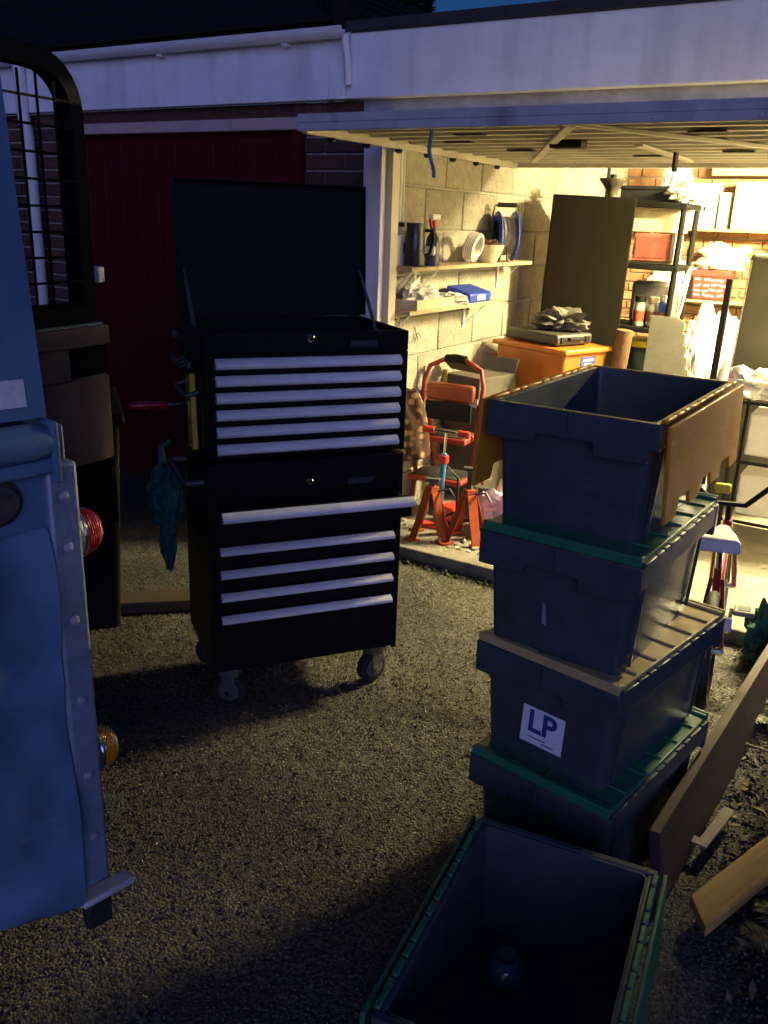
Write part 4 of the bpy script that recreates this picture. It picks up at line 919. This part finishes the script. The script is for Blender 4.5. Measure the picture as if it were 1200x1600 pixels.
single(MB().blob((0, 0, .12), (.19, .10, .14), .4, 2.4, 5, 41, flat=-.118).build('white_bag', bag_white), 'big crumpled white bag on lower back shelf left of the red crate', 'bag', gw(.26, DEP - .16, Z2 + .0), GA)
single(MB().blob((0, 0, .08), (.17, .10, .10), .4, 2.4, 5, 43, flat=-.079).build('cream_bag', M('cream_bag', (.78, .72, .52), .5, bump=.3, bscale=25)), 'cream bag lying on top of the red crate', 'bag', gw(.58, DEP - .17, Z2 + .235), GA)
cbox('black_box', 'small black box under the white bag on the lower back shelf', 'box', gw(.36, DEP - .24, Z2 + .001), (.09, .07, .12), black_pl, 0, lidded(black_pl))
single(MB().blob((0, 0, 0), (.10, .06, .20), .3, 2.0, 4, 47).build('plastic_sheet', M('pale_blue_film', (.30, .40, .50), .35, var=.2)), 'pale blue plastic sheeting bundled above the rack against the back wall', 'sheeting', gw(.20, DEP - .42, Z1 + .26), GA)
bm = MB().box((0, 0, 0), (1.5, .16, .10)).build('timber', M('grey_beige_board', (.33, .29, .21), .8, var=.12), None, .004); single(bm, 'grey beige timber fixed along the top of the back wall', 'timber', gw(1.15, DEP - .085, 2.06), GA)
# ------------------------------------------------------------------ floor things by the left wall
t = thing('step_stool', 'red folding step stool with hooped handle and black grip', 'step stool', gw(-.115, .58, FL), GA + rad(6))
redt = M('red_tube', (.28, .028, .016), .5, var=.15, dirt=.2)
for sx in (-1, 1):
    MB().tube([(sx * .17, -.06, .02), (sx * .17, .0, .45), (sx * .175, .05, .70), (sx * .15, .065, .79), (sx * .06, .07, .835), (0, .07, .84)], .013, 10).build('hoop', redt, t)
    MB().tube([(sx * .15, .26, .02), (sx * .15, .06, .60)], .012, 10).build('rear_leg', redt, t)
    for y in (-.06, .26): MB().lathe([(.017, 0), (.017, .03), (.013, .035)], 10, (sx * (.17 if y < 0 else .15), y, 0)).build('foot', rubber_m, t)
MB().tube([(-.06, .07, .835), (.0, .072, .842), (.06, .07, .835)], .024, 10).build('grip', black_pl, t)
MB().box((0, .02, .66), (.28, .05, .10)).build('upper_panel', M('orange_red_paint', (.28, .06, .018), .5, var=.15), t, .02, 3); MB().box((0, -.01, .56), (.27, .02, .10)).build('backboard', black_pl, t, .004)
MB().box((0, -.02, .42), (.30, .20, .035)).build('step', redt, t, .012, 3); MB().box((0, -.02, .440), (.26, .17, .006)).build('tread', rubber_m, t, .002)
MB().box((0, -.05, .20), (.32, .24, .03)).build('step', redt, t, .012, 3); MB().box((0, -.05, .218), (.28, .2, .006)).build('tread', rubber_m, t, .002)
# mottled brown sack
bs = M('leopard_sack', (.20, .10, .04), .9, var=.3, scale=20, bump=.3)
def spots():
    m_ = bpy.data.materials.new('mottled_sack'); m_.use_nodes = True; t_ = m_.node_tree; b = t_.nodes['Principled BSDF']; v = t_.nodes.new('ShaderNodeTexVoronoi'); v.inputs['Scale'].default_value = 22
    tc = t_.nodes.new('ShaderNodeTexCoord'); t_.links.new(tc.outputs['Object'], v.inputs['Vector']); cr = t_.nodes.new('ShaderNodeValToRGB')
    cr.color_ramp.elements[0].color = (.40, .24, .10, 1); cr.color_ramp.elements[0].position = .25; cr.color_ramp.elements[1].color = (.06, .025, .015, 1); cr.color_ramp.elements[1].position = .45
    t_.links.new(v.outputs['Distance'], cr.inputs[0]); t_.links.new(cr.outputs[0], b.inputs['Base Color']); b.inputs['Roughness'].default_value = .9; return m_
single(MB().blob((0, 0, .36), (.10, .09, .38), .12, 1.6, 4, 51, flat=0).build('patterned_sack', spots()), 'tall brown mottled sack standing between tool cabinet and step stool', 'sack', gw(-.13, .34, FL), GA, tilt=(rad(6), rad(-7)))
t = thing('track_pump', 'blue bicycle track pump with red handle grips', 'pump', gw(.02, .26, FL), GA + rad(10), tilt=(0, rad(2)))
MB().lathe([(.0, .012), (.017, .012), (.018, .03), (.018, .40), (.014, .41), (.0, .41)], 16).build('barrel', M('blue_tube', (.10, .25, .45), .3, metal=.3, var=.1), t); MB().tube([(0, 0, .41), (0, 0, .52)], .006, 8).build('rod', chrome_m, t)
MB().tube([(-.07, 0, .525), (.07, 0, .525)], .010, 10).build('handle_bar', chrome_m, t)
for sx in (-1, 1): MB().lathe([(.0, 0), (.018, .0), (.020, .01), (.018, .035), (.021, .05), (.016, .06), (0, .062)], 14, (sx * .066, 0, .525), rot(0, sx * PI / 2, 0)).build('grip', red_pl, t)
MB().box((0, 0, .006), (.20, .09, .012)).build('foot_plate', red_pl, t, .004); MB().tube([(.02, 0, .06), (.09, .02, .10), (.08, .03, .28), (.02, .02, .34), (-.03, .025, .2), (-.05, .02, .06)], .007, 8).build('hose', black_pl, t)
MB().lathe([(.026, .36), (.028, .375), (.026, .40)], 14).build('collar', red_pl, t)
def axle_stand(s, d, rz, zt, lab):
    t = thing('axle_stand', lab, 'axle stand', gw(s, d, FL), GA + rz, 'orange red axle stands')
    om = M('orange_red_steel', (.33, .06, .018), .6, spec=.2, var=.25, scale=20, dirt=.4)
    for k in range(4):
        a = k * PI / 2 + PI / 4; c_, s_ = math.cos(a), math.sin(a)
        q = [(c_ * .115, s_ * .115, .012), (c_ * .08, s_ * .08, .10), (c_ * .034, s_ * .034, .25)]
        V = []; pv = Vector((-s_, c_, 0)) * .026
        for (x, y, z_) in q: V += [(x - pv.x, y - pv.y, z_), (x + pv.x, y + pv.y, z_), (x + pv.x - c_ * .006, y + pv.y - s_ * .006, z_), (x - pv.x - c_ * .006, y - pv.y - s_ * .006, z_)]
        Fc = []
        for L in range(2):
            for j in range(4): Fc.append((L * 4 + j, L * 4 + (j + 1) % 4, L * 4 + 4 + (j + 1) % 4, L * 4 + 4 + j))
        Fc += [(3, 2, 1, 0), (8, 9, 10, 11)]
        MB().add(V, Fc).build('leg', om, t, .002); MB().box((c_ * .115, s_ * .115, .006), (.06, .06, .011), rot(0, 0, a)).build('foot', om, t, .002)
    MB().lathe([(.036, .235), (.038, .25), (.036, .275), (.02, .278)], 4).build('collar', om, t, .002)
    MB().box((0, 0, (.12 + zt) / 2), (.026, .022, zt - .12)).build('ratchet_post', steel_m, t, .003)
    MB().box((0, 0, zt + .010), (.075, .035, .018)).build('saddle', steel_m, t, .003); MB().tube([(.036, 0, .255), (.09, -.01, .27), (.12, -.02, .23)], .006, 6).build('lever', steel_m, t)
axle_stand(.06, .10, .35, .30, 'orange-red axle stand on the left, in front of the track pump'); axle_stand(.235, .17, .15, .37, 'orange-red axle stand with raised grey post, beside the crates')
t = thing('plastic_bottle', 'white plastic bottle with yellow cap behind the crates', 'bottle', gw(.27, .62, FL), GA)
MB().lathe([(.0, 0), (.07, 0), (.075, .02), (.075, .17), (.06, .22), (.025, .245), (.025, .26), (0, .26)], 20).build('body', white_pl, t); MB().lathe([(.029, .255), (.029, .29), (.014, .30), (.012, .34), (.0, .345)], 14).build('cap', yellow_pl, t)
single(MB().blob((0, 0, .09), (.11, .09, .10), .45, 2.5, 4, 61, flat=-.088).build('clear_bag', M('lilac_film', (.55, .45, .55), .35, var=.35, scale=12)), 'crumpled translucent lilac bag on the floor behind the axle stands', 'bag', gw(.30, .40, FL), GA)
t = thing('trolley_jack', 'low red trolley jack on the floor behind the axle stands', 'jack', gw(.08, .48, FL), GA + 1.2)
MB().box((0, 0, .06), (.34, .14, .07), None, .9).build('chassis', red_pl, t, .012); MB().lathe([(.03, 0), (.03, .05), (.035, .06), (.035, .07), (0, .07)], 14, (.12, 0, .095)).build('saddle', steel_m, t)
for x in (-.14, .14):
    for y in (-.075, .075): MB().lathe([(.03, -.012), (.03, .012)], 14, (x, y, .03), rot(PI / 2, 0, 0)).build('wheel', steel_m, t)
rs = random.Random(9)
rubm = M('pale_rubble', (.40, .36, .28), .9, var=.4, scale=30)
m_ = MB()
for k in range(40): q = gw(rs.uniform(-.2, .55), rs.uniform(.0, .30), FL + .006); m_.blob(q, (rs.uniform(.006, .022), rs.uniform(.006, .022), .010), .4, 2.5, 1, 70 + k)
stuff(m_.build('rubble', rubm), 'pale rubble and grit just inside the garage threshold', 'rubble')
# weeds along threshold
wm = M('weed_green', (.07, .09, .03), .7, var=.4, scale=20, bump=0)
V = []; Fc = []
for k in range(700):
    s_ = rs.uniform(.0, .75); q = Vector(gw(s_, -.145 - abs(rs.gauss(0, .02)), -.004)); a = rs.uniform(0, 2 * PI); L = rs.uniform(.008, .03); dd = Vector((math.cos(a), math.sin(a), rs.uniform(.3, 1.4))).normalized() * L; pp = Vector((-math.sin(a), math.cos(a), 0)) * .0025; o = len(V)
    V += [tuple(q - pp), tuple(q + pp), tuple(q + dd + pp * .3), tuple(q + dd - pp * .3)]; Fc.append((o, o + 1, o + 2, o + 3))
me = bpy.data.meshes.new('weeds'); me.from_pydata(V, [], Fc); me.materials.append(wm); o = bpy.data.objects.new('weeds', me); col.objects.link(o); stuff(o, 'low weeds and moss along the garage threshold', 'weeds')
# ------------------------------------------------------------------ right inside: white boxes in a black frame
t = thing('frame_rack', 'low black metal frame holding white boards just inside the garage', 'rack', gw(1.30, 1.05, FL), GA)
for x in (0, .55):
    for y in (0, .34): MB().tube([(x, y, 0), (x, y, .74)], .011, 8).build('post', black_pl, t)
for z_ in (.10, .42, .73):
    for y in (0, .34): MB().tube([(.012, y, z_), (.538, y, z_)], .009, 8).build('bar', black_pl, t)
for z_ in (.125, .445): MB().box((.29, .17, z_ + .12), (.46, .29, .22)).build('white_drawer', white_pl, t, .01)
for k in range(3):
    single(MB().blob((0, 0, .06), (.14, .11, .075), .5, 2.4, 4, 80 + k, flat=-.058).build('white_sheet', bag_white), ('crumpled white sheet heaped on the left end of the black frame rack', 'crumpled white sheet in the middle of the black frame rack', 'crumpled white sheet at the right end of the black frame rack')[k], 'sheet', gw(1.37 + k * .18, 1.18 + .06 * (k % 2), FL + .742), GA)
# ------------------------------------------------------------------ child's bicycle
BA = math.atan2(.90, .40)
t = thing('bicycle', 'small red bicycle with white saddle parked behind the crate stack', 'bicycle', (1.16, 2.74, 0), BA, tilt=(rad(-3), 0))
bred = M('dark_red_paint', (.28, .02, .02), .3, coat=.4, var=.1); WR = .21
def wheel(x):
    w_ = MB().tube([(x + math.cos(a) * (WR - .022), 0, WR + math.sin(a) * (WR - .022)) for a in [i * 2 * PI / 40 for i in range(40)]], .022, 10, closed=True).build('wheel', rubber_m, t)
    MB().tube([(x + math.cos(a) * (WR - .046), 0, WR + math.sin(a) * (WR - .046)) for a in [i * 2 * PI / 40 for i in range(40)]], .008, 6, closed=True).build('rim', steel_m, w_)
    MB().tube([(x, -.05, WR), (x, .05, WR)], .013, 8).build('hub', chrome_m, w_)
    sp_ = MB()
    for i in range(14): a = i * 2 * PI / 14; sp_.tube([(x, (-.02 if i % 2 else .02), WR), (x + math.cos(a) * (WR - .05), 0, WR + math.sin(a) * (WR - .05))], .0012, 4)
    sp_.build('spokes', chrome_m, w_)
wheel(0); wheel(.66)
MB().tube([(.20, 0, .20), (.155, 0, .42), (.14, 0, .47)], .015, 10).build('seat_tube', bred, t); MB().tube([(.14, 0, .46), (.125, 0, .56)], .012, 8).build('seat_post', chrome_m, t)
MB().tube([(.20, 0, .20), (.53, 0, .46)], .017, 10).build('down_tube', bred, t); MB().tube([(.15, 0, .42), (.52, 0, .51)], .014, 10).build('top_tube', bred, t)
MB().tube([(.515, 0, .54), (.545, 0, .44)], .019, 10).build('head_tube', bred, t)
for sy in (-1, 1):
    MB().tube([(0, sy * .045, WR), (.15, sy * .02, .42)], .008, 8).build('seat_stay', bred, t); MB().tube([(0, sy * .045, WR), (.20, sy * .025, .20)], .009, 8).build('chain_stay', bred, t); MB().tube([(.66, sy * .045, WR), (.575, sy * .035, .40), (.55, 0, .43)], .011, 8).build('fork', bred, t)
sd_ = MB().add([(-.14 + .0, -.075, .575), (-.14, .075, .575), (-.02, .06, .575), (.10, .02, .575), (.10, -.02, .575), (-.02, -.06, .575), (-.13, -.07, .625), (-.13, .07, .625), (-.02, .05, .615), (.095, .016, .61), (.095, -.016, .61), (-.02, -.05, .615)],
               [(0, 1, 2, 3, 4, 5), (11, 10, 9, 8, 7, 6), (1, 0, 6, 7), (2, 1, 7, 8), (3, 2, 8, 9), (4, 3, 9, 10), (5, 4, 10, 11), (0, 5, 11, 6)]).build('saddle', M('white_vinyl', (.50, .50, .52), .5, var=.06), t, .014, 3); sd_.location = (.12, 0, 0)
MB().box((.11, 0, .565), (.12, .08, .02)).build('saddle_base', black_pl, t, .006)
MB().tube([(.515, 0, .54), (.50, 0, .60)], .011, 8).build('stem', black_pl, t); MB().tube([(.45, -.24, .70), (.48, -.14, .69), (.50, -.06, .605), (.50, .06, .605), (.48, .14, .69), (.45, .24, .70)], .011, 8).build('handlebar', black_pl, t)
for sy in (-1, 1): MB().tube([(.46, sy * .16, .697), (.44, sy * .26, .703)], .017, 10).build('grip', rubber_m, t)
MB().box((.52, .03, .66), (.03, .06, .035)).build('bell', yellow_pl, t, .008)
MB().lathe([(.0, -.004), (.075, -.004), (.078, 0), (.075, .004), (0, .004)], 28, (.20, -.04, .20), rot(PI / 2, 0, 0)).build('chainring', chrome_m, t)
for sy, a in ((-1, .5), (1, .5 + PI)):
    q = (.20 + math.cos(a) * .11, sy * .055, .20 + math.sin(a) * .11); MB().tube([(.20, sy * .05, .20), q], .008, 8).build('crank', chrome_m, t)
    pd = MB().box((q[0], sy * .10, q[2]), (.075, .075, .02)).build('pedal', M('grey_pedal', (.14, .135, .12), .7), t, .006); MB().box((q[0], sy * .10, q[2] + .0105), (.045, .045, .002)).build('pedal_pad', black_pl, pd)
for sy in (-1, 1): MB().box((-.03, sy * .05, .33), (.012, .04, .05)).build('reflector', M('reflector', (.6, .6, .55), .15, coat=1.), t, .004)
single(MB().blob((0, 0, .10), (.07, .07, .12), .4, 2.4, 4, 91, flat=-.09).build('teal_bag', M('teal_film', (.02, .11, .10), .6, spec=.2, var=.3)), 'crumpled teal bag on the ground beside the bicycle', 'bag', (1.52, 3.10, .0), .3)
single(MB().tube([(math.cos(a) * .17, math.sin(a) * .17, .02 + .004 * (i % 3)) for i, a in enumerate([i * .42 for i in range(44)])], .012, 8).build('hose_coil', M('green_black_hose', (.03, .05, .03), .5)), 'dark coiled garden hose on the ground by the bicycle pedal', 'hose', (1.55, 2.78, .0), 0)
# ------------------------------------------------------------------ timber and litter on the soil
a_ = Vector((.72, 1.76, 0)); b_ = Vector((1.86, 3.42, 0)); v = b_ - a_; pz = math.atan2(v.y, v.x)
brown = wood('brown_timber', (.055, .03, .02), (.03, .016, .010)); pale = wood('pale_timber', (.50, .31, .075), (.36, .20, .045))
single(MB().box((v.length / 2, 0, .10), (v.length, .03, .20)).build('brown_plank', brown, None, .003), 'long dark brown plank standing on edge beside the crates', 'plank', (a_.x, a_.y, .0), pz, tilt=(rad(-10), 0))
a_ = Vector((.752, 1.605, 0)); b_ = Vector((1.32, 2.045, 0)); v = b_ - a_
pb = MB().add([(0, -.042, 0), (v.length, -.042, 0), (v.length, .042, 0), (.06, .042, 0), (.0, -.042, .03), (v.length, -.042, .03), (v.length, .042, .03), (.06, .042, .03)], [(3, 2, 1, 0), (0, 1, 5, 4), (1, 2, 6, 5), (2, 3, 7, 6), (3, 0, 4, 7), (4, 5, 6, 7)])
single(pb.build('pale_beam', pale, None, .003), 'short pale sawn timber with angled end lying at bottom right', 'timber', (a_.x + .01, a_.y + .05, .028), math.atan2(v.y, v.x), tilt=(rad(0), rad(-3)))
t = thing('metal_bracket', 'pale bent metal bracket lying on the soil near the plank', 'bracket', (.955, 2.02, .02), rad(50))
MB().box((.0, 0, .015), (.20, .03, .006)).build('long_arm', M('weathered_bracket', (.17, .15, .11), .8, var=.3), t, .001); MB().box((-.098, .035, .015), (.03, .10, .0055)).build('short_arm', M('weathered_bracket', (.40, .36, .27)), t, .001)
# fern
fm = M('fern_green', (.06, .08, .03), .6, var=.35, scale=14, bump=.1)
def fern(loc, n, L, seed, lab):
    t = thing('fern', lab, 'plant', loc, 0); r_ = random.Random(seed)
    MB().lathe([(.015, -.01), (.02, .005), (.008, .02), (0, .022)], 8).build('crown', bark_m, t)
    for k in range(n):
        a = k * 2 * PI / n + r_.uniform(-.25, .25); el = r_.uniform(.35, .9); V = []; Fc = []; pts = []
        for i in range(13): u = i / 12; pts.append(Vector((math.cos(a) * L * u, math.sin(a) * L * u, L * (el * u - .75 * el * u * u * 1.2) + .015)))
        side_ = Vector((-math.sin(a), math.cos(a), 0))
        for i in range(1, 12):
            u = i / 12; wl_ = L * .30 * math.sin(PI * min(1, u * 1.05 + .1)) + .004
            for s_ in (-1, 1):
                d_ = (side_ * s_ + Vector((math.cos(a), math.sin(a), 0)) * .45 + Vector((0, 0, r_.uniform(-.25, .15)))).normalized(); q = pts[i]; wv = (pts[i + 1] - pts[i - 1]).normalized() * L * .03; o = len(V)
                V += [tuple(q - wv), tuple(q + d_ * wl_ * .5 - wv * 1.1 + Vector((0, 0, .004))), tuple(q + d_ * wl_), tuple(q + d_ * wl_ * .5 + wv * 1.1 + Vector((0, 0, .004))), tuple(q + wv)]; Fc.append((o, o + 1, o + 2, o + 3, o + 4))
        m_ = MB().tube(pts, [.003 - .002 * i / 12 for i in range(13)], 5); m_.add(V, Fc); m_.build('frond', fm, t)
fern((.985, 1.60, .012), 9, .15, 1, 'small pale green fern beside the pale timber at bottom right')
fern((1.33, 2.62, .012), 8, .13, 2, 'small fern behind the brown plank near the bicycle')
fern((1.36, 2.30, .012), 7, .12, 3, 'small fern at right edge between plank and timber')
# leaf litter
lm1 = M('dead_leaf', (.15, .11, .055), .8, var=.6, scale=6, bump=0)
V = []; Fc = []; rs = random.Random(21)
for k in range(750):
    y = rs.uniform(1.2, 3.4); x = bed_edge(y) + rs.random() ** 1.3 * .95 + .0; z_ = max(bed_z(x, y), 0) + .006; L = rs.uniform(.008, .026); E_ = rot(rs.uniform(-.7, .7), rs.uniform(-.7, .7), rs.uniform(0, 6.3)); o = len(V)
    for q in ((-L, 0, 0), (-.2 * L, .42 * L, .12 * L), (L, 0, .1 * L), (-.2 * L, -.42 * L, .12 * L)): V.append(tuple(E_ @ Vector(q) + Vector((x, y, z_))))
    Fc += [(o, o + 2, o + 1), (o, o + 3, o + 2)]
me = bpy.data.meshes.new('leaf_litter'); me.from_pydata(V, [], Fc); me.materials.append(lm1); o = bpy.data.objects.new('leaf_litter', me); col.objects.link(o); stuff(o, 'dead leaves and bits scattered over the soil bed', 'leaf litter')
chips('soil_gravel', 5000, lambda r_: (lambda y: (bed_edge(y) + r_.random() * 1.0 - .03, y))(r_.uniform(1.1, 3.4)), (.003, .011), M('soil_stone', (.075, .065, .05), .8, var=.6, scale=40, bump=0), 'small stones in the soil bed', 'gravel', 8, lambda x, y: max(0, bed_z(x, y)))
tw = M('twig', (.20, .14, .08), .9, var=.3)
for k, (x, y, a, lab) in enumerate(((1.12, 2.06, 1.9, 'pale twig on the soil above the pale timber'), (1.02, 2.26, .6, 'small dry twig on the soil near the metal bracket'), (1.2, 2.45, 2.6, 'dry twig on the soil close to the brown plank'))):
    single(MB().tube([(-.07, 0, .012), (-.02, .01, .018), (.03, -.006, .02), (.08, .012, .014)], [.005, .0045, .004, .002], 6).tube([(-.01, .008, .018), (.02, .04, .03), (.03, .06, .03)], [.003, .0025, .0015], 6).build('twig', tw), lab, 'twig', (x, y, .012), a)
